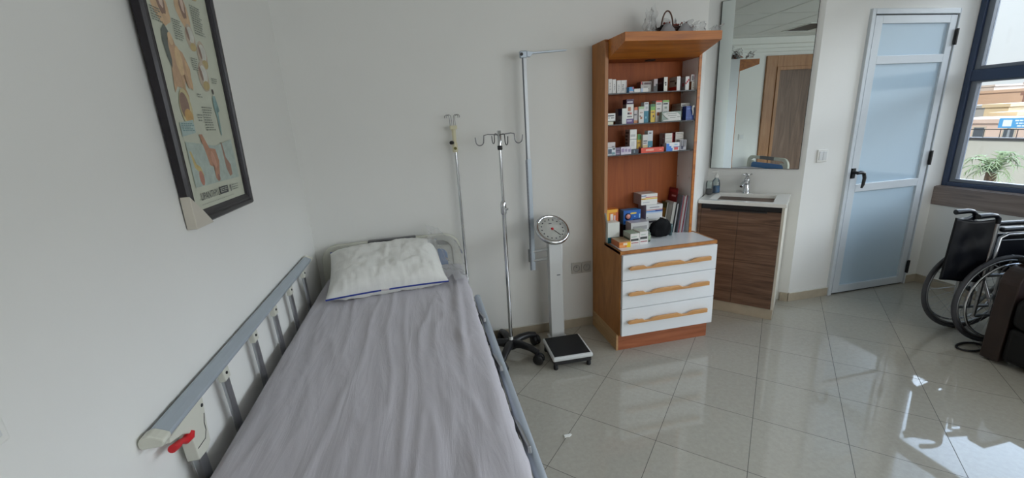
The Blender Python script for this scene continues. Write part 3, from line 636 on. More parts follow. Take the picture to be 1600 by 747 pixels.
for k in range(4):
    carton(('grey-white flat carton at the bottom of the pile at the right of the middle shelf', 'grey-white flat carton second from the bottom of the middle shelf pile', 'grey-white flat carton second from the top of the middle shelf pile', 'grey-white flat carton on top of the middle shelf pile')[k], 1.694+.002*(k % 2), 1.760, 2.562, .105, z+.0275*k, .026, (196, 194, 188), side=(186, 182, 176), bands=[(.1, .5, .4, .6, T)], sbands=[(.1, .9, .35, .5, (140, 134, 130))], group=g2)
bp_ = carton('royal blue carton with a white hook strap at the right of the middle shelf', 1.703, 1.757, 2.515, .04, z, .088, (24, 66, 150), bands=[(.1, .8, .78, .84, (90, 130, 200)), (0, .9, .18, .2, (70, 110, 180))], group=g2)
MB().tube([(1.757, 2.511, z+.078), (1.753, 2.509, z+.088), (1.745, 2.508, z+.086), (1.743, 2.508, z+.07), (1.748, 2.508, z+.045), (1.747, 2.508, z+.03)], [.004, .005, .006, .006, .004, .002], 8).build('white_strap', M_whitepl, bp_)
z = SH[2]
carton('small white carton standing at the left end of the bottom glass shelf', 1.174, 1.228, 2.55, .04, z, .079, (214, 208, 208), bands=[(.55, .9, .45, .7, (150, 144, 148)), (0, 1, .25, .3, (160, 150, 150))], group=g3)
carton('flat carton with a dark blue picture at the front left of the bottom shelf', 1.158, 1.212, 2.510, .035, z, .047, (206, 214, 220), bands=[(.05, .5, .2, .85, (40, 66, 96)), (.5, .9, .1, .4, (110, 150, 160)), (.6, .95, .75, .95, DK)], group=g3)
carton('flat dark purple carton between the picture carton and the lilac one', 1.216, 1.246, 2.515, .03, z, .045, (110, 90, 124), bands=[(.1, .9, .5, .7, (60, 40, 80)), (.1, .9, .1, .25, (170, 160, 180))], group=g3)
carton('flat white and lilac carton lying at the front of the bottom shelf', 1.2485, 1.3200, 2.510, .035, z, .047, (212, 206, 220), bands=[(.05, .3, .3, .8, (150, 130, 170)), (.4, .6, .35, .75, (160, 140, 180)), (.7, .95, .3, .7, (150, 136, 172))], group=g3)
carton('small navy carton lying in front of the tall white one', 1.324, 1.372, 2.512, .03, z, .028, (34, 46, 66), bands=[(.3, .5, .2, .8, (120, 140, 150))], group=g3)
carton('tall white carton with grey side, tallest on the bottom shelf', 1.331, 1.378, 2.552, .065, z, .150, (232, 234, 230), side=(160, 150, 154), bands=[(0, 1, .585, .60, (60, 60, 60)), (.1, .8, .7, .8, (190, 194, 192)), (.2, .7, .3, .5, (214, 216, 214))], sbands=lines(5, .1, .8, .2, .95, (70, 66, 72)), group=g3)
carton('green and yellow carton on the bottom shelf', 1.394, 1.419, 2.57, .04, z, .118, (216, 176, 40), bands=[(0, 1, .7, 1, (70, 140, 66)), (.1, .8, .5, .56, (140, 90, 20)), (.4, .9, .2, .32, (100, 60, 20))], group=g3)
carton('white carton with cream lower half on the bottom shelf', 1.422, 1.4565, 2.55, .04, z, .113, (214, 214, 210), bands=[(0, 1, 0, .42, (206, 190, 140)), (.1, .9, .62, .67, DK), (.1, .8, .5, .55, T)], group=g3)
carton('white and teal carton on the bottom shelf', 1.463, 1.498, 2.56, .045, z, .136, (210, 216, 220), bands=[(0, 1, .12, .52, (8, 120, 146)), (0, 1, 0, .12, (10, 100, 126)), (.3, .6, .2, .28, (120, 190, 210)), (.2, .7, .86, .92, T)], group=g3)
carton('flat bright red carton lying at the front of the bottom shelf', 1.389, 1.550, 2.508, .036, z, .031, (226, 74, 46), side=(150, 30, 26), bands=[(.2, .55, .35, .75, (246, 170, 150)), (.8, .9, .4, .6, (246, 150, 120))], group=g3)
for k, (zz, hh_) in enumerate(((0, .043), (.0445, .034), (.080, .031))):
    carton(('white carton with dark panel at the bottom of the left pile, bottom shelf', 'white carton in the middle of the left pile, bottom shelf', 'white carton on top of the left pile, bottom shelf')[k], 1.592, 1.648, 2.565, .07, z+zz, hh_, (226, 224, 218), side=(170, 160, 162), bands=[(.05, .8, .45, .55, (200, 196, 192)), (.9, 1, 0, 1, (190, 60, 60))], sbands=[(.6, .75, .1, .9, (130, 60, 64))] if k else [(.3, .55, .2, .9, (50, 40, 80))], group=g3)
for k, (zz, hh_) in enumerate(((0, .043), (.0445, .026), (.072, .024), (.0975, .0175))):
    carton(('white carton at the bottom of the right pile, bottom shelf', 'white carton with dark red side, second from the bottom of the right pile', 'white carton with dark red side, third from the bottom of the right pile', 'thin grey-lettered carton topping the right pile on the bottom shelf')[k], 1.671, 1.730, 2.57, .06, z+zz, hh_, (224, 220, 212), side=(140, 20, 30) if k else (170, 160, 160), bands=[(.1, .9, .4, .6, (150, 146, 140) if k == 3 else (204, 200, 194))], group=g3)
carton('white carton with a big blue quarter circle and red mark, bottom shelf front', 1.570, 1.6655, 2.512, .03, z, .053, (228, 230, 234), side=(180, 182, 190), bands=[(0, .38, 0, .6, (20, 116, 214)), (0, .22, .6, .9, (20, 116, 214)), (.38, .48, 0, .35, (20, 116, 214)), (.6, .9, .1, .42, (206, 60, 60)), (.55, 1, .42, .5, (60, 80, 150)), (.6, .85, .68, .82, (150, 190, 220))], group=g3)
carton('small white carton with a black striped panel right of the blue-marked one', 1.678, 1.722, 2.522, .035, z, .066, (180, 178, 186), bands=[(.1, .2, .3, .95, DK), (.3, .36, .3, .95, DK), (.45, .6, .3, .95, DK), (.7, .82, .3, .95, DK), (.15, .5, .1, .4, (40, 44, 80))], group=g3)
# worktop pile
z = .7005
carton('open white tissue carton with a teal lower band on the worktop', 1.140, 1.222, 2.46, .06, z, .137, (216, 220, 214), side=(196, 200, 192), bands=[(0, 1, 0, .28, (24, 104, 120)), (0, 1, 0, .0, (24, 104, 120))], group=g4, name='tissue_box')
fl_ = bpy.data.objects['tissue_box']
fp = MB(); fp.add([(1.141, 2.462, z+.137), (1.141, 2.518, z+.137), (1.132, 2.512, z+.192), (1.130, 2.470, z+.205)], [(0, 1, 2, 3)])
fp.build('open_flap', solid((214, 216, 210)), fl_, solid=.001)
carton('orange and yellow picture carton standing behind the tissue carton', 1.167, 1.248, 2.535, .05, z, .208, (222, 132, 44), side=(170, 80, 40), bands=[(.0, .15, .3, 1, (236, 190, 60)), (.1, .9, .9, 1, (240, 180, 60)), (.3, .55, .55, .85, (230, 226, 220)), (.25, .45, .35, .6, (90, 140, 60)), (.6, .75, .5, .8, (220, 190, 200)), (.5, .62, .3, .55, (80, 100, 50)), (.8, 1, .3, .9, (190, 90, 50))], group=g4)
carton('dark carton under the blue dressing carton', 1.288, 1.40, 2.545, .06, z, .090, (30, 32, 44), bands=[(.2, .5, .4, .6, (90, 100, 130))], group=g4)
bb_ = carton('bright blue carton with a round portrait and yellow stripe on the worktop', 1.293, 1.418, 2.545, .06, z+.0915, .096, (22, 96, 180), side=(60, 120, 180), bands=[(.40, .75, .72, .82, (236, 206, 70)), (.55, .95, .2, .36, (14, 40, 90)), (.62, .7, .5, .58, (120, 180, 230)), (.9, .98, .4, .7, (150, 200, 240)), (.05, .95, .02, .08, (120, 180, 226))], group=g4, topc=(50, 130, 190))
MB().lathe([(.0, .0), (.024, .0), (.024, .0008), (0, .0008)], (1.325, 2.5438, z+.145), 24, R=Rot('X', 90)).build('portrait_disc', solid((30, 30, 60)), bb_)
MB().lathe([(.0, .0), (.016, .0), (.016, .0008), (0, .0008)], (1.326, 2.5428, z+.146), 24, R=Rot('X', 90)).build('portrait_face', solid((220, 150, 140)), bb_)
carton('flat white carton at the bottom of the worktop pile, under two bigger ones', 1.450, 1.622, 2.56, .10, z, .106, (222, 222, 218), side=(186, 182, 178), bands=lines(1, .1, .8, .72, .95, (70, 64, 70))+[(0, 1, .4, .44, (150, 120, 120))], group=g4)
carton('big white carton with blue and red stripes, middle of the worktop pile', 1.468, 1.592, 2.56, .11, z+.1075, .100, (226, 228, 230), side=(172, 170, 176), bands=[(0, 1, .62, .66, (190, 70, 80)), (0, 1, .50, .58, (60, 130, 210)), (.55, 1, .52, .60, (20, 60, 140)), (0, 1, .40, .50, (190, 212, 236)), (.2, .8, .78, .84, (150, 150, 160)), (.04, .12, .1, .14, T)], group=g4)
carton('white carton with yellow and red stripes on top of the worktop pile', 1.432, 1.552, 2.565, .11, z+.209, .075, (232, 232, 230), side=(170, 168, 174), bands=[(0, 1, .50, .62, (236, 200, 90)), (.25, 1, .66, .72, (214, 90, 70)), (0, .3, .80, .88, (80, 110, 170)), (0, .25, .52, .60, (200, 150, 40)), (.1, .5, .2, .26, (180, 180, 190))], group=g4)
carton('white carton with grey sketched top behind the two long cartons', 1.300, 1.428, 2.452, .075, z, .122, (196, 196, 196), side=(150, 150, 156), bands=[(.1, .9, .6, .8, (150, 150, 150)), (.5, 1, .3, .5, DK)], group=g4, topc=(186, 184, 192))
carton('long white and green carton, left of the twin pair on the worktop', 1.247, 1.309, 2.355, .10, z, .078, (226, 224, 220), side=(172, 176, 164), bands=[(.05, .9, .38, .56, (60, 66, 64)), (.1, .7, .7, .76, (150, 180, 160)), (.1, .9, .18, .24, (150, 30, 60)), (.1, .9, .04, .08, (190, 190, 190))], sbands=[(.1, .9, .4, .6, (80, 96, 80)), (.1, .8, .2, .26, (120, 130, 116))], group=g4, topc=(150, 170, 146))
carton('long white and green carton, right of the twin pair on the worktop', 1.3115, 1.370, 2.355, .095, z, .085, (226, 224, 222), bands=[(.05, .9, .42, .60, (60, 66, 64)), (.1, .7, .74, .80, (170, 190, 176)), (.1, .9, .20, .26, (150, 30, 60))], group=g4, topc=(196, 204, 190))
carton('flat orange and yellow carton lying at the front left of the worktop', 1.160, 1.238, 2.335, .115, z, .038, (226, 130, 50), side=(196, 110, 60), bands=[(0, .5, .1, .5, (236, 160, 90)), (.65, 1, 0, 1, (236, 200, 40)), (.35, .7, .4, .8, (240, 220, 190)), (0, 1, .85, 1, (214, 150, 100))], group=g4, topc=(176, 150, 116), rz=0)
sf = MB(); sf.grid(lambda u, v: (1.138+.10*u, 2.345+.12*v+.01*u, z+.002+.002*sin(8*u+5*v)+.004*(1-u)*v), 8, 8)
# little clear bottle, small glass, pouch
cbt = thing('small_bottle', 'small clear green-tinted bottle standing before the black pouch', 'bottle', (1.40, 2.405, z))
MB().lathe([(0, 0), (.014, 0), (.0145, .01), (.0145, .055), (.007, .066), (.007, .082), (0, .083)], (1.40, 2.405, z)).build('bottle_body', clear('green_bottle', (.55, .68, .58), .05, 1.5, .25, dcol=(.35, .45, .38)), cbt)
MB().lathe([(.0, .012), (.0150, .012), (.0150, .045), (0, .045)], (1.40, 2.405, z)).build('bottle_label', solid((150, 166, 140)), cbt)
tgl = MB().lathe([(0, 0), (.012, 0), (.013, .05), (.015, .058), (.015, .078), (0, .079)], (1.612, 2.485, z))
tag(tgl.build('small_vial', solid((70, 96, 100))), 'small grey-teal vial between the black pouch and the magazines', 'bottle')
pu = MB(); 
def pf(u, v):
    a = 2*pi*u; p = v
    rx, ry = .076, .040
    q = (1-abs(2*p-1)**4)**.5
    sx = math.copysign(abs(cos(a))**.55, cos(a)); sy = math.copysign(abs(sin(a))**.7, sin(a))
    n_ = noise.noise(Vector((sx*2.4, sy*2.4, p*3.1)))*.010
    top = .125*p*(1+.10*cos(a*1.0+1.2)*p)
    return (1.522+(rx*(1-.22*p**2)*q+n_)*sx, 2.470+(ry*(1-.3*p)*q+n_)*sy, z+max(0, top+n_*.6*p))
pu.grid(pf, 40, 16)
po = tag(pu.build('pouch', mat('black_nylon', (6, 7, 11), .8, bump=.6, bscale=60, spec=.2)), 'soft black zipped pouch in the middle of the worktop', 'pouch')
# leaning booklets and magazines
def booklet(label, xb, yf, th, ht, dep, lean, cols, z=.7005, name='magazine', grp='magazines leaning in the right corner of the cabinet', spine=None):
    M = at((xb, yf, z), Rot('Y', lean)); b = MB(M)
    mats = [solid((222, 220, 216)), solid(cols[0])]
    b.box(.0006, th-.0006, .001, dep-.001, .001, ht-.001, 0)
    b.box(0, .0006, 0, dep, 0, ht, 1).box(th-.0006, th, 0, dep, 0, ht, 1)
    if spine: mats.append(solid(spine)); b.box(0, th, -.0006, 0, 0, ht, len(mats)-1)
    for (u0, u1, v0, v1, c) in cols[1:]:
        q = solid(c)
        if q not in mats: mats.append(q)
        b.add([(-.0004, dep*u0, ht*v0), (-.0004, dep*u1, ht*v0), (-.0004, dep*u1, ht*v1), (-.0004, dep*u0, ht*v1)], [(0, 3, 2, 1)], mats.index(q))
    return tag(b.build(name, mats), label, 'magazine' if name == 'magazine' else 'book', grp)
booklet('green and gold booklet standing left of the leaning magazines', 1.6255, 2.600, .010, .205, .07, 7.8, [(70, 84, 50), (.1, .6, .2, .8, (180, 140, 60))], name='booklet', grp='booklets beside the magazines')
booklet('thick pale grey book with a white spine beside the green booklet', 1.638, 2.545, .021, .215, .10, 7.6, [(176, 176, 172), (.1, .9, .1, .9, (196, 196, 190))], name='booklet', grp='booklets beside the magazines', spine=(186, 186, 180))
booklet('dark-covered booklet with grey edge, leaning on the magazines', 1.6635, 2.535, .010, .205, .12, 7.4, [(46, 54, 62), (.05, .5, .55, .9, (70, 84, 92))], name='booklet', grp='booklets beside the magazines', spine=(170, 172, 174))
cl = [((120, 124, 134), (60, 66, 84)), ((200, 196, 196), (150, 60, 70)), ((100, 60, 70), (170, 160, 160)), ((210, 206, 200), (190, 186, 190)), ((150, 30, 40), (120, 30, 40)), ((190, 188, 196), (150, 150, 170))]
lb = ['dark grey-blue magazine, first of the leaning row from the left', 'white magazine with red edge, second of the leaning row', 'dark maroon magazine, third of the leaning row', 'white magazine, fourth of the leaning row', 'red-edged magazine, fifth of the leaning row', 'pale lilac magazine, last of the leaning row by the side panel']
for k in range(6):
    booklet(lb[k], 1.6845+k*.0082, 2.520-.001*k, .0062, .262-.004*(k % 3), .15, 7.0-.12*k, [cl[k][0]], spine=cl[k][1])
rm = booklet('large dark red magazine rising highest behind the leaning row', 1.6755, 2.575, .005, .302, .10, 7.2, [(116, 22, 34), (.1, .6, .80, .84, (200, 150, 150)), (.1, .9, .9, .96, (150, 40, 50))], spine=(120, 24, 36))

# ------------------------------------------------------------------ gift basket on the cabinet
bk = thing('gift_basket', 'dark wicker basket in crumpled cellophane on top of the cabinet', 'basket', (1.56, 2.55, 1.945))
Z0 = 1.945
wk = MB()
for i in range(7):
    r = 1+.04*sin(i*2.1); wk.tube([(1.58+.085*r*cos(a), 2.55+.06*r*sin(a), Z0+.008+i*.009) for a in [2*pi*k/24 for k in range(24)]], .0055, 6, closed=True)
wk.build('wicker_body', mat('dark_wicker', (66, 44, 36), .6), bk)
MB().tube([(1.545+.040*cos(a)-.0*a, 2.52, Z0+.05+.105*sin(a)) for a in [pi*k/16 for k in range(17)]], .0045, 8).build('basket_handle', mat('wicker_handle', (96, 66, 50), .5), bk)
MB().ball((1.502, 2.50, Z0+.058), .017).ball((1.485, 2.50, Z0+.035), .012).build('dark_pompom', mat('dark_felt', (28, 20, 24), .8), bk)
rf = MB(); random.seed(3)
for k in range(26):
    x = random.uniform(1.54, 1.68); y = random.uniform(2.50, 2.57); h = random.uniform(.05, .095)
    rf.tube([(x, y, Z0+.03), (x+random.uniform(-.01, .01), y, Z0+h)], .0015, 5); rf.ball((x, y, Z0+h), random.uniform(.004, .008), n=8)
rf.build('dried_berries', mat('dried_berries', (120, 50, 40), .7), bk)
rn = MB(); rn.grid(lambda u, v: (1.455+.235*u, 2.43+.06*v, Z0+.004+.072*abs(sin(u*pi*2.0))**.8*sin(v*pi*.9+.1)+.006*noise.noise(Vector((u*9, v*6, 1)))), 40, 10)
rn.build('grey_ribbon', mat('grey_ribbon', (150, 150, 154), .45), bk, solid=.001)
cf = MB(); random.seed(8)
def film(cx, cy, wx, hy, seed, h0, lean=0):
    def f(u, v):
        p = Vector((u*4+seed, v*4, seed*1.7)); n_ = noise.noise(p)*.028+noise.noise(p*2.3)*.014
        taper = 1-.55*v
        return (cx+(u-.5)*wx*taper+lean*v+n_*.6, cy+.03*noise.noise(p*1.3+Vector((5, 5, 5)))+.012*sin(u*9+seed), h0+hy*v*(1+.25*noise.noise(Vector((u*3+seed, 7, 1))))+n_*.3*v)
    cf.grid(f, 18, 14)
film(1.44, 2.52, .12, .17, 1, Z0+.004); film(1.45, 2.56, .10, .14, 4, Z0+.004, .02); film(1.72, 2.50, .14, .085, 9, Z0+.004, .03); film(1.62, 2.60, .20, .12, 13, Z0+.004)
film(1.785, 2.42, .12, .05, 17, Z0+.004, .03); film(1.66, 2.45, .12, .06, 25, Z0+.004); film(1.70, 2.55, .10, .10, 21, Z0+.004)
cf.build('cellophane', M_film, bk)

# ================================================================== HOSPITAL BED
bed = thing('hospital_bed', 'adjustable hospital bed with cream ends against the left wall', 'bed', (-.24, 1.6, 0))
BX0, BX1, BY0, BY1 = -.655, .205, .62, 2.60
fb = MB()
fb.box(BX0-.0, BX0+.05, BY0, BY1, .40, .46).box(BX1-.05, BX1, BY0, BY1, .40, .46)
for y in (BY0, 1.1, 1.6, 2.1, BY1-.05): fb.box(BX0+.05, BX1-.05, y, y+.05, .41, .45)
fb.box(BX0+.02, BX1-.02, BY0+.02, BY1-.02, .46, .475)
fb.build('bed_frame', mat('grey_bed_frame', (120, 124, 130), .45, .3), bed, bevel=.004)
for x in (BX0+.06, BX1-.06):
    for y in (BY0+.12, BY1-.14):
        lg = MB().tube([(x, y, .40), (x, y, .14)], .022, 12).build('bed_leg', M_cream, bed)
        MB().lathe([(0, -.015), (.055, -.015), (.062, -.01), (.062, .01), (.055, .015), (0, .015)], (x, y, .063), 24, R=Rot('Y', 90)).box(x-.022, x+.022, y-.02, y+.02, .10, .145).build('caster', M_rubber, lg)
def bed_end(name, yc, ztop, sgn):
    x0, x1 = -.672, .190; t = .032; ya, yb = yc-t/2, yc+t/2
    # outer rounded frame
    def rr(x0, x1, z0, z1, r, n=8):
        out = []
        for cx, cz, a0 in ((x1-r, z0+r*.4, -90), (x1-r, z1-r, 0), (x0+r, z1-r, 90), (x0+r, z0+r*.4, 180)):
            q = r if cz > z0+r*.5 else r*.4
            cx = x1-q if cx > (x0+x1)/2 else x0+q
            for i in range(n+1):
                a = radians(a0+90*i/n); out.append((cx+q*cos(a), cz+q*sin(a)))
        return out
    zb = .38
    O = rr(x0, x1, zb, ztop, .11); I = rr(x0+.06, x1-.06, zb+.05, ztop-.045, .075)
    n = len(O); vs = [(x, ya, z) for x, z in O]+[(x, ya, z) for x, z in I]+[(x, yb, z) for x, z in O]+[(x, yb, z) for x, z in I]
    fs = []
    for i in range(n):
        j = (i+1) % n
        fs += [(i, j, j+n, i+n), (i+2*n, i+3*n, j+3*n, j+2*n), (i, i+2*n, j+2*n, j), (i+n, j+n, j+3*n, i+3*n)]
    b = MB(); b.add(vs, fs); eo = b.build(name, M_cream, bed, bevel=.008, segs=3)
    MB().box(-.385, -.09, ya-.003, yb+.003, ztop-.046, ztop+.003).build('grip_bar', M_darkbar, eo, bevel=.004)
    MB().prism(rr(-.575, .10, zb+.06, ztop-.095, .05), yc-.009, yc+.009, 'Y').build('blue_panel', M_blue, eo, bevel=.004)
    MB().box(x0+.055, -.52, yc-.008, yc+.008, zb+.05, ztop-.075).box(.02, x1-.055, yc-.008, yc+.008, zb+.05, ztop-.075).build('infill', M_cream, eo, bevel=.006)
    return eo
bed_end('headboard', 2.662, .835, 1); bed_end('footboard', .56, .815, -1)
# left side rail
RX = -.682; RZ = .832
rl_ = MB()
hw = .024
pr_ = [(-hw, -.006), (-hw+.004, -.012), (hw-.004, -.012), (hw, -.004), (hw, .004), (.010, .012), (-.004, .018), (-.018, .014), (-hw, .004)]
n = len(pr_); ys = [1.0, 2.395]
vs = [(RX+u, y, RZ+v) for y in ys for u, v in pr_]
rl_.add(vs, [tuple(range(n)), tuple(range(2*n-1, n-1, -1))]+[(i, i+n, (i+1) % n+n, (i+1) % n) for i in range(n)])
rail = rl_.build('side_rail', M_alum2, bed, bevel=.002)
for ya_, yb_ in ((.968, 1.0), (2.395, 2.42)): MB().prism([(RX+u*1.12, RZ+v*1.15) for u, v in pr_], ya_, yb_, 'Y').build('rail_end_cap', M_cream, rail, bevel=.004)
for k, y in enumerate((1.10, 1.345, 1.60, 1.83, 2.27)[:5]):
    pass
for y in (1.335, 1.585, 1.815, 2.045, 2.285):
    q = MB(at((RX+.004, y, .49), Rot('X', 3))); q.box(-.007, .007, -.015, .015, 0, .335); po_ = q.build('rail_post', M_steel, rail, bevel=.004)
    MB(at((RX+.004, y, .49), Rot('X', 3))).box(-.010, .010, -.019, .019, .285, .33).build('post_bracket', M_cream, po_, bevel=.003)
    MB().tube([(RX+.012, y-.018, .798), (RX+.0165, y-.018, .798)], .005, 8).build('bracket_bolt', M_rubber, po_)
q = MB(at((RX+.004, 1.115, .49), Rot('X', 3))); q.box(-.010, .010, -.018, .018, 0, .26); po_ = q.build('rail_post', M_steel, rail, bevel=.004)
lt_ = MB(); lt_.prism([(1.00, .815), (1.165, .822), (1.160, .79), (1.150, .735), (1.146, .690), (1.128, .676), (1.080, .680), (1.078, .745), (1.072, .772), (1.05, .788), (1.00, .802)], RX-.012, RX+.0185, 'X')
lch = lt_.build('latch_housing', M_cream, rail, bevel=.003)
MB().tube([(RX+.0185, 1.150, .775), (RX+.0185, 1.139, .752), (RX+.0185, 1.138, .73), (RX+.0185, 1.125, .712), (RX+.0185, 1.086, .712)], .0012, 6).build('latch_seam', M_rubber, lch)
MB().tube([(RX+.017, 1.150, .800), (RX+.020, 1.150, .800)], .005, 10).build('latch_screw', M_rubber, lch)
MB().tube([(RX+.012, 1.086, .768), (RX+.012, 1.076, .760), (RX+.012, 1.062, .760), (RX+.012, 1.045, .772), (RX+.012, 1.025, .775), (RX+.012, 1.008, .780)], [.011, .013, .010, .007, .010, .010], 12).build('release_lever', M_red, lch)
MB().box(RX-.008, RX+.012, 1.02, 2.40, .475, .505).build('lower_rail', M_darkbar, rail, bevel=.004)
# right side rail, folded down
rr_ = MB().tube([(.238, .60, .50), (.238, 2.33, .50)], .019, 14)
rail2 = rr_.build('folded_side_rail', M_alum2, bed)
MB().box(.208, .222, .62, 2.36, .455, .475).build('rail_mount', M_darkbar, rail2)
for y in (.86, 1.3, 1.75, 2.2):
    q = MB(at((.222, y, .47), Rot('X', 74))); q.box(-.006, .006, -.012, .012, -.02, .30); po_ = q.build('rail_post', M_steel, rail2, bevel=.003)
    MB().box(.206, .228, y-.02, y+.02, .462, .49).build('pivot_bracket', M_cream, po_, bevel=.003)

# mattress and sheet
tag(MB().box(BX0+.005, .168, BY0+.0, 2.595, .476, .620).build('mattress', mat('mattress_blue', (70, 86, 120), .7), bevel=.03, segs=3), 'thin mattress lying under the grey-white sheet on the bed', 'mattress')
SX0, SX1, SY0, SY1, SZ = BX0-.002, .180, BY0-.008, 2.603, .636
def sheet(u, v):
    # u runs across the bed with overhangs, v along it
    y = SY0+(SY1-SY0)*v
    L = SX1-SX0; dl, drp = .10, .118+.018*sin(v*9)+.012*sin(v*23+1)
    s = -dl+(L+dl+drp)*u
    r = .035
    def prof(s):
        if s < 0: return SX0-.004*min(1, -s/.05), SZ-r+s*.95
        if s > L: 
            q = (s-L); return SX1+.012+.14*q*.35, SZ-r-q*.95
        x = SX0+s
        if s < r*1.2:
            t = s/(r*1.2); return SX0+r*(1-cos(t*pi/2)), SZ-r+r*sin(t*pi/2)
        if s > L-r*1.2:
            t = (L-s)/(r*1.2); return SX1+.012-(r+.012)*(1-cos(t*pi/2)), SZ-r+r*sin(t*pi/2)
        return x, SZ
    x, zz = prof(s)
    top = max(0, min(1, (zz-SZ+r)/r))
    # long pulls running head to foot, shallow cross folds near the pillow and foot
    fx = x+.05*noise.noise(Vector((x*2, y*1.1, 3)))
    w1 = noise.noise(Vector((fx*13, y*1.7, 0)))
    w2 = noise.noise(Vector((fx*30+y*2, y*5, 5)))
    w3 = noise.noise(Vector((fx*7+y*3.2, y*9-x*6, 9)))
    ridge = (1-abs(w1)*2.2)
    amp = .0042
    zz += amp*max(0, ridge)**2*top+.0022*w2*top+.0034*w3*top*(max(0, 1-abs(y-2.0)/.5)+max(0, 1-abs(y-.95)/.3))
    # bow of the mattress
    zz += .010*cos((x-(SX0+SX1)/2)/(SX1-SX0)*pi)*top
    if s > L-.01: x += .010*noise.noise(Vector((y*6, s*9, 2)))+.006*noise.noise(Vector((y*17, s*5, 2)))
    # gathered pull from the right edge
    g = math.exp(-((x-(.12-.10*(2.35-y)*.45))/.018)**2)*max(0, min(1, (y-1.25)/.4))*max(0, min(1, (2.45-y)/.3)); zz += .010*g*top
    if v < .001 or v > .999: pass
    return (x, y, zz)
sh = MB(); sh.grid(sheet, 130, 200)
# head and foot ends
sh.grid(lambda u, v: (SX0+.01+(SX1-SX0-.01)*u, SY0, .56+(SZ-.56)*v-.006), 30, 4)
sh.grid(lambda u, v: (SX0+.01+(SX1-SX0-.01)*u, SY1, .56+(SZ-.56)*v-.006), 30, 4, flip=True)
tag(sh.build('bed_sheet', M_sheet), 'wrinkled pale grey sheet covering the whole mattress', 'sheet')
# pillow
PM = at((-.262, 2.39, .742), Rot('Z', 5), Rot('X', 17))
def pil(side):
    def f(u, v):
        a, b = 2*u-1, 2*v-1
        # pinched edges, pointed corners
        ex = .318*(a*(1-.05*(1-abs(a))*0)-.0); 
        kx = 1-.075*(1-a*a)*0-.05*(1-b*b)**2*abs(a)**3*0
        x = .318*a*(1-.045*(1-b*b)*a*a); y = .225*b*(1-.055*(1-a*a)*b*b)
        h = max(0, (1-a**4))**.62*max(0, (1-b**4))**.62
        n_ = noise.noise(Vector((a*3.2, b*3.2, side*3)))*.011+(1-abs(noise.noise(Vector((a*5, b*1.6, 7)))*3))*.0035+noise.noise(Vector((a*9, b*4, side)))*.003
        wr = (.0045*noise.noise(Vector((a*15, b*1.5, 2)))+.010*noise.noise(Vector((a*22, b*2, 2))))*max(0, -b-.15)*1.3
        if side < 0: y *= 1+.075*min(1, h*2.5)
        zt = (.088 if side > 0 else .060)*h+(n_+wr+.004*noise.noise(Vector((a*14+b*5, b*16, 4))))*h**.5
        return (x, y, zt*side)
    return f
pb = MB(PM); pb.grid(pil(1), 60, 44); pb.grid(pil(-1), 60, 44, flip=True)
pw = thing('pillow', 'plump white pillow with blue piping at the head of the bed', 'pillow', (-.262, 2.385, .66))
pb.build('pillow_body', M_pillow, pw)
f0 = pil(1); pp = []
for k in range(61): a, b, c = f0(k/60, 0); pp.append((a, b-.003, c))
MB(PM).tube(pp[:27], .0042, 8).tube(pp[30:], .0042, 8).build('blue_piping', M_piping, pw)
MB(PM).tube(pp[26:31], .0040, 8).build('piping_label', solid((200, 190, 196)), pw)
pp = [f0(k/60, 1) for k in range(61)]; MB(PM).tube(pp, .004, 8).build('blue_piping', M_piping, pw)
# plastic bag round the pillow's right end
bgm = MB()
def bagf(u, v):
    x = -.02+.205*u; y = 2.23+.36*v
    p = Vector((u*3.4, v*4.2, 2)); n_ = noise.noise(p)*.028+noise.noise(p*2.4)*.016+noise.noise(p*5)*.006
    hgt = .150*max(0, 1-u)**.7*(0.35+.65*v)+.13*max(0, v-.55)*(1-.2*u)*2
    return (x+n_*.5, y+n_*.5, .662+max(0.0, hgt+n_))
bgm.grid(bagf, 34, 40)
tag(bgm.build('plastic_bag', M_film), 'crumpled clear plastic bag bunched at the right end of the pillow', 'bag')

# ================================================================== INFUSION STANDS
iv = thing('infusion_pole', 'thin chrome drip pole with an ivory clamp at the bed head corner', 'infusion stand', (.207, 2.63, 0))
px, py = .215, 2.642
MB().tube([(px+.0, py, .02), (px-.004, py, 1.40)], .0085, 12).build('pole', M_chrome, iv)
MB().lathe([(0, 0), (.045, 0), (.045, .012), (.012, .02), (.012, .05)], (px, py, 0), 24).build('foot', M_steel, iv)
MB().lathe([(.014, 1.345), (.017, 1.36), (.016, 1.40), (.012, 1.41), (.013, 1.485), (.010, 1.49)], (px-.006, py, 0), 20).build('clamp_sleeve', M_ivory, iv)
MB().box(px-.028, px+.016, py-.018, py+.012, 1.482, 1.505).build('hook_holder', M_ivory, iv, bevel=.004)
MB().tube([(px-.02, py-.012, 1.405), (px-.03, py-.026, 1.405)], .011, 14).build('clamp_knob', M_black, iv)
MB().tube([(px-.006, py-.015, 1.37), (px-.006, py-.022, 1.37)], .009, 14).build('olive_button', mat('olive_button', (110, 104, 40), .5), iv)
for k, (dx, s_) in enumerate(((-.020, -1), (-.010, -1), (.002, 1), (.010, 1))):
    m = MB(); yy = py+(-.01 if k % 2 else .006)
    L_ = .026 if k in (0, 3) else .020; bx = px-.004+dx
    m.tube([(bx, yy, 1.50), (bx, yy, 1.535), (bx+s_*.002, yy, 1.556)]+[(bx+s_*(.016-.014*cos(radians(t))), yy, 1.556+.012*sin(radians(t))) for t in range(30, 211, 30)], .0017, 6)
    m.build('wire_hook', M_hook, iv)
iv2 = thing('infusion_stand', 'chrome drip stand with four hooks on a black five-spoke wheeled base', 'infusion stand', (.450, 2.45, 0))
qx, qy = .450, 2.45
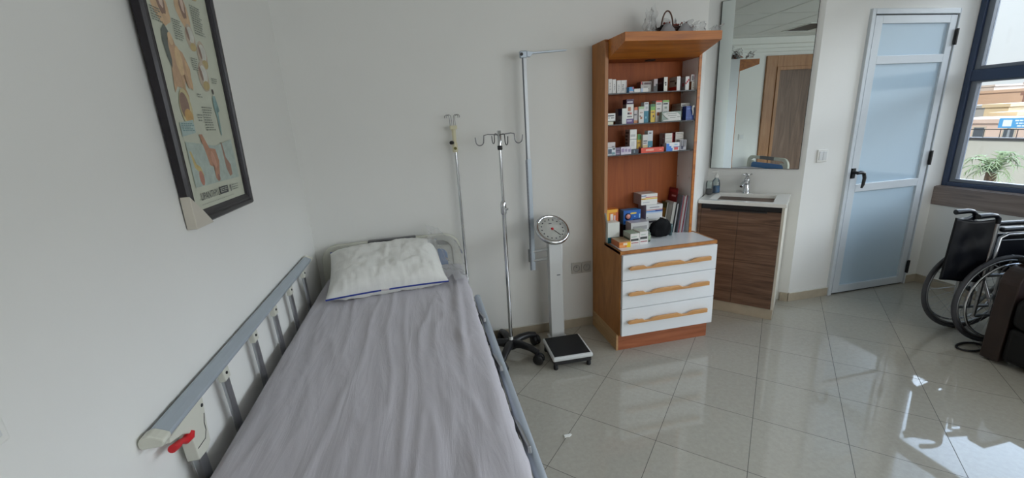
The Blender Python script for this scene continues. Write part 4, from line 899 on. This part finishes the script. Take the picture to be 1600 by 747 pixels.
MB().tube([(qx, qy, .09), (qx+.003, qy, .97)], .0125, 14).build('lower_tube', M_chrome, iv2)
MB().tube([(qx+.003, qy, .96), (qx+.004, qy, 1.40)], .0085, 12).build('upper_tube', M_chrome, iv2)
MB().lathe([(.013, .965), (.018, .975), (.018, 1.03), (.014, 1.045), (.010, 1.05)], (qx+.003, qy, 0), 20).tube([(qx+.003, qy, 1.0), (qx+.03, qy-.012, 1.0)], .007, 10).build('height_collar', M_chrome, iv2)
MB().lathe([(.012, 1.352), (.015, 1.356), (.015, 1.374), (.012, 1.378)], (qx+.004, qy, 0), 16).build('black_collar', M_black, iv2)
MB().lathe([(.0115, 1.376), (.0115, 1.462), (0, 1.463)], (qx+.004, qy, 0), 16).build('hook_head', M_chrome, iv2)
for k in range(4):
    a = radians((8, 98, 188, 278)[k]); dx, dy = cos(a), sin(a); c = (qx+.004, qy)
    R1 = .088
    pts = [(c[0], c[1], 1.438), (c[0]+dx*R1*.8, c[1]+dy*R1*.8, 1.445), (c[0]+dx*(R1+.005), c[1]+dy*(R1+.005), 1.440)]
    for t in range(180, 361, 20):
        rr0 = .023; pts.append((c[0]+dx*(R1+.008+rr0+rr0*cos(radians(t))), c[1]+dy*(R1+.008+rr0+rr0*cos(radians(t))), 1.408+rr0*sin(radians(t))))
    pts.append((c[0]+dx*(R1+.057), c[1]+dy*(R1+.057), 1.432))
    MB().tube(pts, .0030, 8).build('hook', M_hook, iv2)
MB().lathe([(.012, .15), (.013, .115), (.03, .108), (.036, .095), (.036, .060), (.022, .052), (0, .052)][::-1], (qx, qy, 0), 20).build('hub', M_black, iv2)
MB().lathe([(.0135, .108), (.0145, .112), (.0145, .138), (.0135, .14)], (qx, qy, 0), 16).build('pole_socket', M_whitepl, iv2)
for k in range(5):
    a = radians(26-72*k); dx, dy = cos(a), sin(a); 
    pts = [(qx+dx*t, qy+dy*t, zz) for t, zz in ((.02, .092), (.08, .102), (.15, .096), (.205, .078))]
    m = MB(); m.tube(pts, [.030, .026, .022, .019], 10); lg = m.build('base_leg', M_black, iv2)
    cx, cy = qx+dx*.21, qy+dy*.21
    ra = radians(37*k+20)
    MB(at((cx, cy, .035), Matrix.Rotation(ra, 4, 'Z'), Rot('Y', 90))).lathe([(0, -.026), (.030, -.026), (.035, -.021), (.035, -.005), (.026, -.003), (.026, .003), (.035, .005), (.035, .021), (.030, .026), (0, .026)], n=20).build('caster', M_black, lg)

# ================================================================== SCALE WITH HEIGHT ROD
sc = thing('medical_scale', 'white column scale with round dial, black platform and tall height rod', 'scale', (.79, 2.35, 0))
PMt = at((.790, 2.315, 0), Rot('Z', -1.5))
MB(PMt).box(-.130, .130, -.135, .130, .062, .090).build('platform_frame', M_scale, sc, bevel=.010, segs=3)
MB(PMt).box(-.116, .116, -.120, .120, .0885, .0925).build('rubber_mat', mat('ribbed_mat', (14, 15, 18), .65, bump=.5, bscale=160), sc, bevel=.001)
MB(PMt).box(-.122, .122, -.126, .126, .034, .062).build('platform_underside', M_black, sc, bevel=.004)
for a in (-.108, .108):
    for b in (-.112, .112):
        MB(PMt).lathe([(0, 0), (.013, 0), (.015, .008), (.013, .034), (0, .034)], (a, b, 0), 14).build('foot', M_rubber, sc)
CXc, CYc = .800, 2.545
MB().box(CXc-.062, CXc+.062, CYc-.04, CYc+.045, .024, .040).box(CXc-.06, CXc-.045, CYc-.038, CYc-.02, 0, .024).box(CXc+.045, CXc+.06, CYc-.038, CYc-.02, 0, .024).box(CXc-.05, CXc+.05, CYc+.03, CYc+.045, 0, .024).box(CXc-.045, CXc+.045, CYc-.115, CYc-.04, .040, .055).build('base_bracket', M_scale, sc, bevel=.003)
MB().prism([(CXc-.048, CYc-.030), (CXc+.040, CYc-.030), (CXc+.048, CYc-.02), (CXc+.048, CYc+.03), (CXc-.048, CYc+.03)], .040, .765, 'Z').build('column', M_scale, sc, bevel=.004)
MB().box(CXc+.0, CXc+.024, CYc-.0312, CYc-.0298, .500, .506).build('badge', mat('grey_badge', (90, 92, 96), .5), sc)
DM = at((.764, 2.472, .835), Rot('Z', 8), Rot('X', 42))
MB(DM).lathe([(0, -.050), (.07, -.046), (.100, -.02), (.104, -.004), (.098, .002)], n=48).build('dial_housing', M_scale, sc)
MB(DM).lathe([(.090, .002), (.096, .012), (.106, .012), (.113, .002), (.113, -.010), (.104, -.018)], n=48).build('chrome_bezel', M_chrome, sc)
dl = MB(DM); dl.lathe([(0, .003), (.092, .003)], n=48); dial = dl.build('dial_face', mat('dial_white', (222, 222, 216), .4), sc)
tk = MB(DM)
for k in range(16):
    a = 2*pi*k/16; M2 = Matrix.Rotation(a, 4, 'Z')
    tk.box(-.0045, .0045, .068, .076, .0034, .0038, R=M2) if k % 1 == 0 else None
for k in range(80):
    a = 2*pi*k/80; tk.box(-.0004, .0004, .082, .088, .0034, .0038, R=Matrix.Rotation(a, 4, 'Z'))
tk.box(-.010, .010, .040, .045, .0034, .0038)
tk.build('dial_marks', mat('dial_marks', (70, 72, 78), .5), dial)
MB(DM).box(-.0016, .0016, -.008, .068, .0045, .0056, R=Matrix.Rotation(radians(-145), 4, 'Z')).build('needle', M_rubber, dial)
MB(DM).lathe([(0, .0035), (.009, .0035), (.009, .007), (0, .008)], n=20).build('needle_hub', M_red, dial)
# height rod
rx, ry = .664, 2.60
MB().box(rx-.0125, rx+.0125, ry-.008, ry+.008, .53, 1.275).build('outer_rod', M_alum2, sc, bevel=.001)
MB().box(rx-.0215, rx-.0125, ry-.007, ry+.007, .53, 1.27).build('graduated_edge', mat('rod_scale', (140, 144, 152), .5), sc)
MB().box(rx-.017, rx-.009, ry-.005, ry+.005, 1.27, 1.885).build('inner_edge', mat('rod_scale_dark', (96, 100, 106), .5), sc)
MB().box(rx-.010, rx+.0085, ry-.006, ry+.006, 1.27, 1.885).build('inner_rod', mat('rod_white', (188, 192, 196), .4, .4), sc)
gm = MB()
for k in range(140):
    zz = .54+k*.0052; gm.box(rx-.0215, rx-(.0165 if k % 5 else .0130), ry-.0082, ry-.0074, zz, zz+.0012)
gm.build('centimetre_marks', M_rubber, sc)
MB().box(rx-.030, rx+.012, ry-.014, ry+.014, 1.868, 1.908).build('head_clamp', M_alum2, sc, bevel=.005)
MB().tube([(rx-.022, ry-.014, 1.888), (rx-.022, ry-.022, 1.888)], .009, 12).build('clamp_screw', M_black, sc)
MB().prism([(rx+.012, 1.874), (rx+.012, 1.906), (rx+.05, 1.900), (rx+.26, 1.910), (rx+.262, 1.903), (rx+.05, 1.890), (rx+.03, 1.874)], ry-.012, ry+.012, 'Y').build('head_arm', M_alum2, sc, bevel=.0015)
MB().box(rx-.030, rx+.004, ry+.008, ry+.020, .585, .675).build('rod_mount', mat('mount_grey', (150, 152, 152), .5), sc, bevel=.002)
for zz in (.665, .600):
    MB().tube([(rx-.01, ry+.006, zz-.008), (CXc-.046, CYc+.01, zz+.016)], .011, 4).build('mount_bar', M_scale, sc)

# ================================================================== FRAMED CHART
ch = thing('framed_chart', 'tall dark-framed anatomical chart hanging on the left wall', 'picture', (XL, 1.63, 1.25))
FX = -.682; y0, y1, z0, z1 = 1.397, 1.862, 1.248, 2.13
CM = at((XL+.001, 0, 1.248), Rot('Y', 1.0), Matrix.Translation(Vector((-XL-.001, 0, -1.248))))
fb_ = .042
def bar(m, ya, yb, za, zb):
    m.box(XL+.001, FX-.006, ya, yb, za, zb)
fmm = MB(CM)
def moulding(m, horiz, fixed, a, b, sgn):
    # profile across the bar: outer edge high, stepped to the inner edge
    pf_ = [(0, 0), (0, .020), (.006, .027), (.016, .027), (.020, .022), (.027, .024), (.033, .019), (.042, .016), (.042, 0)]
    k = len(pf_); vs = []
    for t, mit in ((a, 1), (b, -1)):
        for u, h in pf_:
            s_ = fixed+sgn*u; tt = t+mit*u
            vs.append((XL+.002+h, tt, s_) if horiz else (XL+.002+h, s_, tt))
    m.add(vs, [tuple(range(k)), tuple(range(2*k-1, k-1, -1))]+[(i, i+k, (i+1) % k+k, (i+1) % k) for i in range(k)])
moulding(fmm, True, z0, y0, y1, 1); moulding(fmm, True, z1, y0, y1, -1); moulding(fmm, False, y0, z0, z1, 1); moulding(fmm, False, y1, z0, z1, -1)
fmm.build('picture_frame', M_frame, ch)
AX = XL+.016
art = MB(CM).box(XL+.004, AX, y0+.036, y1-.036, z0+.036, z1-.036).build('printed_sheet', M_paper, ch)
layer = [0]
def blob(name, col, pts, rough=.5):
    layer[0] += 1; x = AX+.0002+.00004*layer[0]
    m = MB(CM); cy = sum(p[0] for p in pts)/len(pts); cz = sum(p[1] for p in pts)/len(pts)
    m.add([(x, cy, cz)]+[(x, a, b) for a, b in pts], [(0, i+1, (i+1) % len(pts)+1) for i in range(len(pts))])
    return m.build(name, mat('ink_%d_%d_%d' % col, col, rough, var=.12, vscale=40, coat=.3), art)
def ell(cy, cz, ry, rz, n=24, rot=0, wob=.0, seed=0):
    out = []
    for i in range(n):
        a = 2*pi*i/n; r = 1+wob*noise.noise(Vector((cos(a)*1.5, sin(a)*1.5, seed)))
        u, v = ry*r*cos(a), rz*r*sin(a); out.append((cy+u*cos(rot)-v*sin(rot), cz+u*sin(rot)+v*cos(rot)))
    return out
SK, SK2, BR, OC, GR, TE = (196, 164, 128), (184, 150, 118), (132, 104, 88), (176, 156, 104), (110, 116, 100), (122, 152, 150)
for cy, cz, a, b in ((1.51, 1.885, .045, .055), (1.635, 1.90, .038, .055)):
    blob('organ_drawing', SK, ell(cy, cz, a, b, wob=.2, rot=.3)); blob('organ_drawing', BR, ell(cy+.008, cz+.008, a*.5, b*.6, wob=.3)); blob('organ_drawing', (200, 176, 160), ell(cy+.008, cz+.016, a*.28, b*.35, wob=.5, seed=3))
for cy, cz, s_ in ((1.652, 1.82, .9), (1.71, 1.775, 1), (1.685, 1.705, 1.05), (1.61, 2.02, 1), (1.73, 1.99, 1)):
    blob('organ_drawing', (176, 160, 140), ell(cy, cz, .034*s_, .044*s_, wob=.12)); blob('organ_drawing', (194, 194, 184), ell(cy+.004, cz+.010, .023*s_, .027*s_)); blob('organ_drawing', OC, ell(cy+.006, cz-.026, .022*s_, .014*s_, rot=.2)); blob('organ_drawing', BR, ell(cy-.014, cz+.010, .008*s_, .022*s_, rot=.2))
blob('figure_drawing', SK2, [(1.495, 1.80), (1.515, 1.815), (1.535, 1.80), (1.545, 1.775), (1.575, 1.765), (1.60, 1.72), (1.59, 1.66), (1.565, 1.66), (1.56, 1.70), (1.545, 1.655), (1.50, 1.66), (1.48, 1.64), (1.49, 1.70), (1.50, 1.74)])
blob('figure_drawing', (86, 94, 88), [(1.482, 1.812), (1.505, 1.832), (1.522, 1.812), (1.508, 1.80), (1.502, 1.77), (1.505, 1.735), (1.497, 1.71), (1.483, 1.74), (1.476, 1.78)])
blob('figure_drawing', (206, 176, 138), ell(1.522, 1.795, .013, .018)); blob('figure_drawing', (202, 172, 130), ell(1.545, 1.735, .020, .040, wob=.2)); blob('figure_drawing', (198, 164, 124), ell(1.585, 1.70, .010, .045, rot=.1))
blob('organ_drawing', (170, 140, 100), [(1.535, 1.70), (1.545, 1.66), (1.555, 1.635), (1.55, 1.60), (1.52, 1.60), (1.53, 1.65)])
blob('organ_drawing', (188, 176, 132), ell(1.523, 1.598, .036, .056, wob=.1)); blob('organ_drawing', BR, ell(1.516, 1.605, .026, .040)); blob('organ_drawing', (184, 146, 84), ell(1.527, 1.575, .024, .022))
blob('figure_drawing', (70, 60, 56), ell(1.727, 1.662, .006, .009)); blob('figure_drawing', TE, [(1.72, 1.648), (1.735, 1.648), (1.748, 1.60), (1.742, 1.595), (1.736, 1.62), (1.732, 1.56), (1.727, 1.515), (1.719, 1.515), (1.718, 1.57), (1.71, 1.61), (1.712, 1.64)])
blob('tinted_box', (160, 180, 176), [(1.462, 1.515), (1.545, 1.525), (1.545, 1.565), (1.462, 1.555)])
blob('tinted_box', (164, 178, 170), [(1.468, 1.36), (1.795, 1.36), (1.79, 1.50), (1.66, 1.48), (1.468, 1.50)])
blob('organ_drawing', (190, 170, 110), [(1.478, 1.47), (1.488, 1.47), (1.50, 1.43), (1.525, 1.42), (1.535, 1.39), (1.51, 1.405), (1.49, 1.42)]); blob('organ_drawing', (168, 112, 92), ell(1.518, 1.385, .014, .024, rot=.1))
blob('organ_drawing', (172, 124, 96), [(1.56, 1.52), (1.58, 1.52), (1.61, 1.475), (1.65, 1.47), (1.66, 1.43), (1.645, 1.385), (1.625, 1.362), (1.612, 1.375), (1.62, 1.41), (1.59, 1.42), (1.58, 1.46)])
blob('organ_drawing', (190, 140, 116), ell(1.625, 1.435, .014, .026, rot=.3, wob=.3)); blob('organ_drawing', (150, 100, 84), ell(1.632, 1.375, .010, .012))
blob('organ_drawing', (150, 112, 92), [(1.70, 1.49), (1.708, 1.49), (1.715, 1.44), (1.745, 1.41), (1.742, 1.375), (1.722, 1.37), (1.705, 1.40)])
def txtbars(name, ya, yb, za, zb, n, col=(120, 126, 116), seed=1):
    layer[0] += 1; x = AX+.0002+.00004*layer[0]; m = MB(CM); random.seed(seed)
    for i in range(n):
        zc = zb-(zb-za)*(i+.5)/n; h = (zb-za)/n*.22; y = ya; ye = ya+(yb-ya)*random.uniform(.7, 1)
        while y < ye:
            q = random.uniform(.005, .014); m.add([(x, y, zc-h), (x, min(y+q, yb), zc-h), (x, min(y+q, yb), zc+h), (x, y, zc+h)], [(0, 1, 2, 3)]); y += q+.003
    return m.build(name, mat('ink_%d_%d_%d' % col, col, .5, coat=.3), art)
txtbars('small_print', 1.45, 1.50, 1.83, 1.87, 6, seed=2); txtbars('small_print', 1.555, 1.605, 1.80, 1.86, 9, seed=3); txtbars('small_print', 1.69, 1.76, 1.84, 1.93, 12, seed=4)
txtbars('small_print', 1.62, 1.66, 1.72, 1.76, 6, seed=5); txtbars('small_print', 1.62, 1.69, 1.53, 1.61, 10, seed=6); txtbars('small_print', 1.735, 1.78, 1.69, 1.71, 3, seed=7)
txtbars('small_print', 1.61, 1.64, 1.635, 1.65, 2, seed=8); txtbars('small_print', 1.58, 1.61, 1.56, 1.585, 3, seed=9); txtbars('small_print', 1.47, 1.54, 1.53, 1.555, 5, (84, 124, 124), 10)
txtbars('small_print', 1.715, 1.775, 1.318, 1.342, 3, seed=12); txtbars('small_print', 1.48, 1.78, 1.302, 1.306, 1, (150, 152, 142), seed=13)
layer[0] += 1; x = AX+.0002+.00004*layer[0]
vs, fs = text_polys('LIPANTHYL', .034)
wmax = max(v.x for v in vs)
tm = MB(CM); tm.add([(x, 1.482+v.x/wmax*.130, 1.318+v.y*.95) for v in vs], fs); tm.build('lettering', mat('ink_dark', (44, 46, 50), .5), art)
blob('lettering_block', (44, 46, 50), [(1.616, 1.318), (1.682, 1.318), (1.682, 1.343), (1.616, 1.343)])
layer[0] += 2; txtbars('small_print', 1.622, 1.675, 1.322, 1.340, 3, (170, 174, 160), seed=15)
blob('logo_mark', (90, 92, 92), [(1.70, 1.318), (1.705, 1.318), (1.71, 1.34), (1.70, 1.34)])
# cardboard corner protectors
for (yc, s_) in ((y0, 1), (y1, -1)):
    m = MB(CM); e = .004
    q = 1 if s_ > 0 else .45
    xo = XL+(.031 if s_ > 0 else .016)
    m.prism([(yc-s_*.004-(0 if s_ > 0 else -.012), z0-.004), (yc+s_*.105*q, z0-.004), (yc+s_*.06*q, z0+.040*q), (yc-s_*.004-(0 if s_ > 0 else -.012), z0+.095)], XL+.003, xo, 'X')
    m.build('corner_protector', M_card, ch, bevel=.002)

# ================================================================== WHEELCHAIR (folded)
WCH = (3.405, 1.790, 0); WR = radians(-12)
wc = thing('wheelchair', 'folded black wheelchair under the window', 'wheelchair', WCH, WR)
WMt = WM[wc.name]
RW = .290
def wheel(yl, sgn):
    C = at((0, yl, RW)); M = WMt @ C
    t = MB(M); t.tube([((RW-.013)*cos(a), 0, (RW-.013)*sin(a)) for a in [2*pi*k/56 for k in range(56)]], .013, 10, closed=True)
    ty = t.build('rear_wheel', M_tyre, wc)
    MB(M).tube([((RW-.032)*cos(a), 0, (RW-.032)*sin(a)) for a in [2*pi*k/48 for k in range(48)]], .007, 8, closed=True).build('rim', M_steel, ty)
    MB(M).tube([((RW-.048)*cos(a), sgn*.030, (RW-.048)*sin(a)) for a in [2*pi*k/48 for k in range(48)]], .0075, 8, closed=True).build('push_rim', M_chrome, ty)
    h = MB(M @ Rot('X', 90)); h.lathe([(0, -.03), (.018, -.03), (.018, -.012), (.010, -.01), (.010, .01), (.018, .012), (.018, .03), (0, .03)], n=16); h.build('hub', M_black, ty)
    s_ = MB(M)
    for k in range(24):
        a = 2*pi*k/24; b = a+(.5 if k % 2 else -.5); s_.tube([(.016*cos(b), .012*(-1)**(k//2), .016*sin(b)), ((RW-.035)*cos(a), 0, (RW-.035)*sin(a))], .0012, 4, cap=False)
    s_.build('spokes', M_steel, ty)
    b_ = MB(M)
    for k in range(4):
        a = 2*pi*k/4+.4; b_.tube([((RW-.034)*cos(a), 0, (RW-.034)*sin(a)), ((RW-.048)*cos(a), sgn*.030, (RW-.048)*sin(a))], .004, 6)
    b_.build('rim_bracket', M_steel, ty)
wheel(-.098, -1); wheel(.098, 1)
def W_(p): return WMt @ Vector(p)
for s_ in (-1, 1):
    y = s_*.064
    f = MB(WMt)
    f.tube([(-.10, y, .30), (-.10, y, .785)], .011, 12)
    f.tube([(-.10, y, .44), (.30, y, .44)], .011, 12); f.tube([(-.10, y, .17), (.30, y, .17)], .011, 12)
    f.tube([(.30, y, .17), (.30, y, .64), (.27, y, .69), (.20, y, .70), (-.02, y, .70), (-.06, y, .68), (-.07, y, .44)], .010, 12)
    f.tube([(-.10, y, .17), (-.10, y, .44)], .010, 12); f.tube([(0, y, .17), (0, y, .44)], .010, 12)
    f.tube([(.30, y, .44), (.40, y, .36), (.46, y, .12)], .010, 12)
    f.tube([(0, s_*.05, RW), (0, s_*.085, RW)], .008, 10)
    fr_ = f.build('side_frame', M_steel, wc)
    h = MB(WMt); h.tube([(-.10, y, .77), (-.102, y, .80), (-.12, y, .818), (-.15, y, .822), (-.225, y, .818)], [.013, .013, .013, .015, .016], 14); h.build('push_handle', M_vinyl, wc)
    MB(WMt).box(-.07, .23, y-.016, y+.016, .715, .745).build('armrest_pad', M_vinyl, wc, bevel=.012, segs=3)
    MB(WMt).box(-.06, .27, y-.004, y+.004, .47, .665).build('skirt_guard', M_vinyl, wc, bevel=.003)
    c = MB(WMt @ at((.33, y, .085)) @ Rot('X', 90)); c.lathe([(0, -.014), (.075, -.014), (.085, -.009), (.085, .009), (.075, .014), (0, .014)], n=28); cst = c.build('front_caster', M_tyre, wc)
    MB(WMt).tube([(.33, y-.022, .085), (.31, y-.022, .17)], .006, 8).tube([(.33, y+.022, .085), (.31, y+.022, .17)], .006, 8).build('caster_fork', M_steel, cst)
    MB(WMt).box(.42, .54, y-.012, y+.012, .11, .125).build('footplate', M_black, wc, bevel=.003)
    MB(WMt).tube([(.0, y, .46), (.02, s_*.08, .52), (.0, s_*.10, .58)], .006, 8).build('brake_lever', M_steel, wc)
cbx = MB(WMt); cbx.tube([(.02, -.06, .19), (.02, .055, .42)], .010, 10).tube([(.05, .06, .19), (.05, -.055, .42)], .010, 10).tube([(.2, -.06, .19), (.2, .055, .42)], .010, 10)
cbx.build('cross_brace', M_steel, wc)
# folded back upholstery: two faces meeting at a rear fold
for s_ in (-1, 1):
    b = MB(WMt)
    def bf(u, v, s_=s_):
        zz = .392+.408*v; x = -.10-(.200-.015*v)*u; y = s_*.066*(1-u)+s_*.004
        y += .010*noise.noise(Vector((u*3, v*4, s_)))*sin(u*pi)+.006*sin(u*pi); zz -= .018*sin(u*pi)*v*.9
        return (x, y, zz+.010*(1-v)*u)
    b.grid(bf, 20, 24); b.build('backrest', M_vinyl, wc, solid=.005*s_)
st = MB(WMt)
st.grid(lambda u, v: (.0+.28*v, -.06+.12*u, .455+.06*sin(u*pi)), 12, 8); st.build('seat', M_vinyl, wc, solid=.004)
tag(MB().tube([(3.20+.085*cos(a), 1.675+.045*sin(a), .0075) for a in [2*pi*k/32 for k in range(32)]], .0065, 8, closed=True).build('strap', M_rubber), 'black rubber loop lying on the floor under the near wheel', 'strap')

# ================================================================== ARMCHAIR
ac = thing('armchair', 'black leather armchair with dark brown curved arms, cut off at the right edge', 'armchair', (3.5, 1.2, 0))
AXF, AYN = 3.125, 1.590; AW = .085; AYF = .80
for k, ya in enumerate((AYN-AW, AYF)):
    pts_o = [(AXF, .012), (AXF+.0, .30), (AXF+.004, .44)]+[(AXF+.12+.118*cos(radians(t)), .475+.105*sin(radians(t))) for t in range(178, 89, -11)]+[(AXF+.68, .565)]
    pts_i = [(AXF+.68, .515), (AXF+.20, .520)]+[(AXF+.19+.075*cos(radians(t)), .445+.072*sin(radians(t))) for t in range(90, 181, 15)]+[(AXF+.115, .30), (AXF+.10, .012)]
    ob = MB(); n1 = len(pts_o)
    ob.prism(pts_o+pts_i, ya, ya+AW, 'Y'); ob.box(AXF+.60, AXF+.68, ya, ya+AW, .012, .53)
    ob.build('arm_frame', M_armwood, ac, bevel=.006)
    MB().box(AXF+.10, AXF+.62, ya-.004, ya+AW+.004, .583, .622).build('arm_pad', M_leather, ac, bevel=.016, segs=4)
SY0_, SY1_ = AYF+AW+.004, AYN-AW-.004
MB().box(AXF-.006, AXF+.62, SY0_, SY1_, .03, .24).build('seat_base', M_leather, ac, bevel=.03, segs=4)
MB().box(AXF-.022, AXF+.50, SY0_, SY1_, .235, .430).build('seat_cushion', M_leather, ac, bevel=.055, segs=5)
bbk = MB(at((AXF+.50, 0, .38), Rot('Y', 14))); bbk.box(0, .15, SY0_, SY1_, 0, .34)
bbk.build('back_cushion', M_leather, ac, bevel=.06, segs=5)
for a in (AXF+.05, AXF+.63):
    for b in (AYF+.04, AYN-.04): MB().lathe([(0, 0), (.018, 0), (.018, .014), (0, .014)], (a, b, 0), 12).build('foot', M_rubber, ac)

# ceiling duct opening, seen in the mirror
vg = thing('ceiling_grille', 'dark open ventilation hole in the ceiling, seen in the mirror', 'vent', (.0, .4, ZC-.02))
MB().box(-.15, .32, .25, .60, ZC-.004, ZC-.0005).build('opening', M_black, vg)
MB().box(-.165, .335, .235, .25, ZC-.010, ZC-.0005).box(-.165, .335, .60, .615, ZC-.010, ZC-.0005).box(-.165, -.15, .25, .60, ZC-.010, ZC-.0005).box(.32, .335, .25, .60, ZC-.010, ZC-.0005).build('opening_trim', M_ceil, vg)
tj = MB()
for k in range(-4, 9): tj.box(XL+.36, XW-.01, YR+.6*(k+4)+.1, YR+.6*(k+4)+.124, ZC-.003, ZC-.0002)
for k in range(8): tj.box(XL+.4+.6*k, XL+.424+.6*k, YR+.01, YB-.5, ZC-.0031, ZC-.0003)
struct(tj.build('trim_ceiling_grid', mat('grid_white', (212, 212, 208), .6)))

# scrap of white plaster on a tile joint
cr_ = MB(); random.seed(2); out = []
for k in range(10):
    a = 2*pi*k/10; r = random.uniform(.007, .015); out.append((.555+1.5*r*cos(a), 1.642+r*sin(a)))
cr_.prism(out, .0002, .004); cr_.prism([(.536, 1.632), (.545, 1.630), (.548, 1.637), (.541, 1.641)], .0002, .003)
tag(cr_.build('plaster_crumb', mat('crumb_white', (236, 236, 232), .8), bevel=.001), 'tiny white plaster crumb lying on a floor tile joint right of the bed', 'crumb')
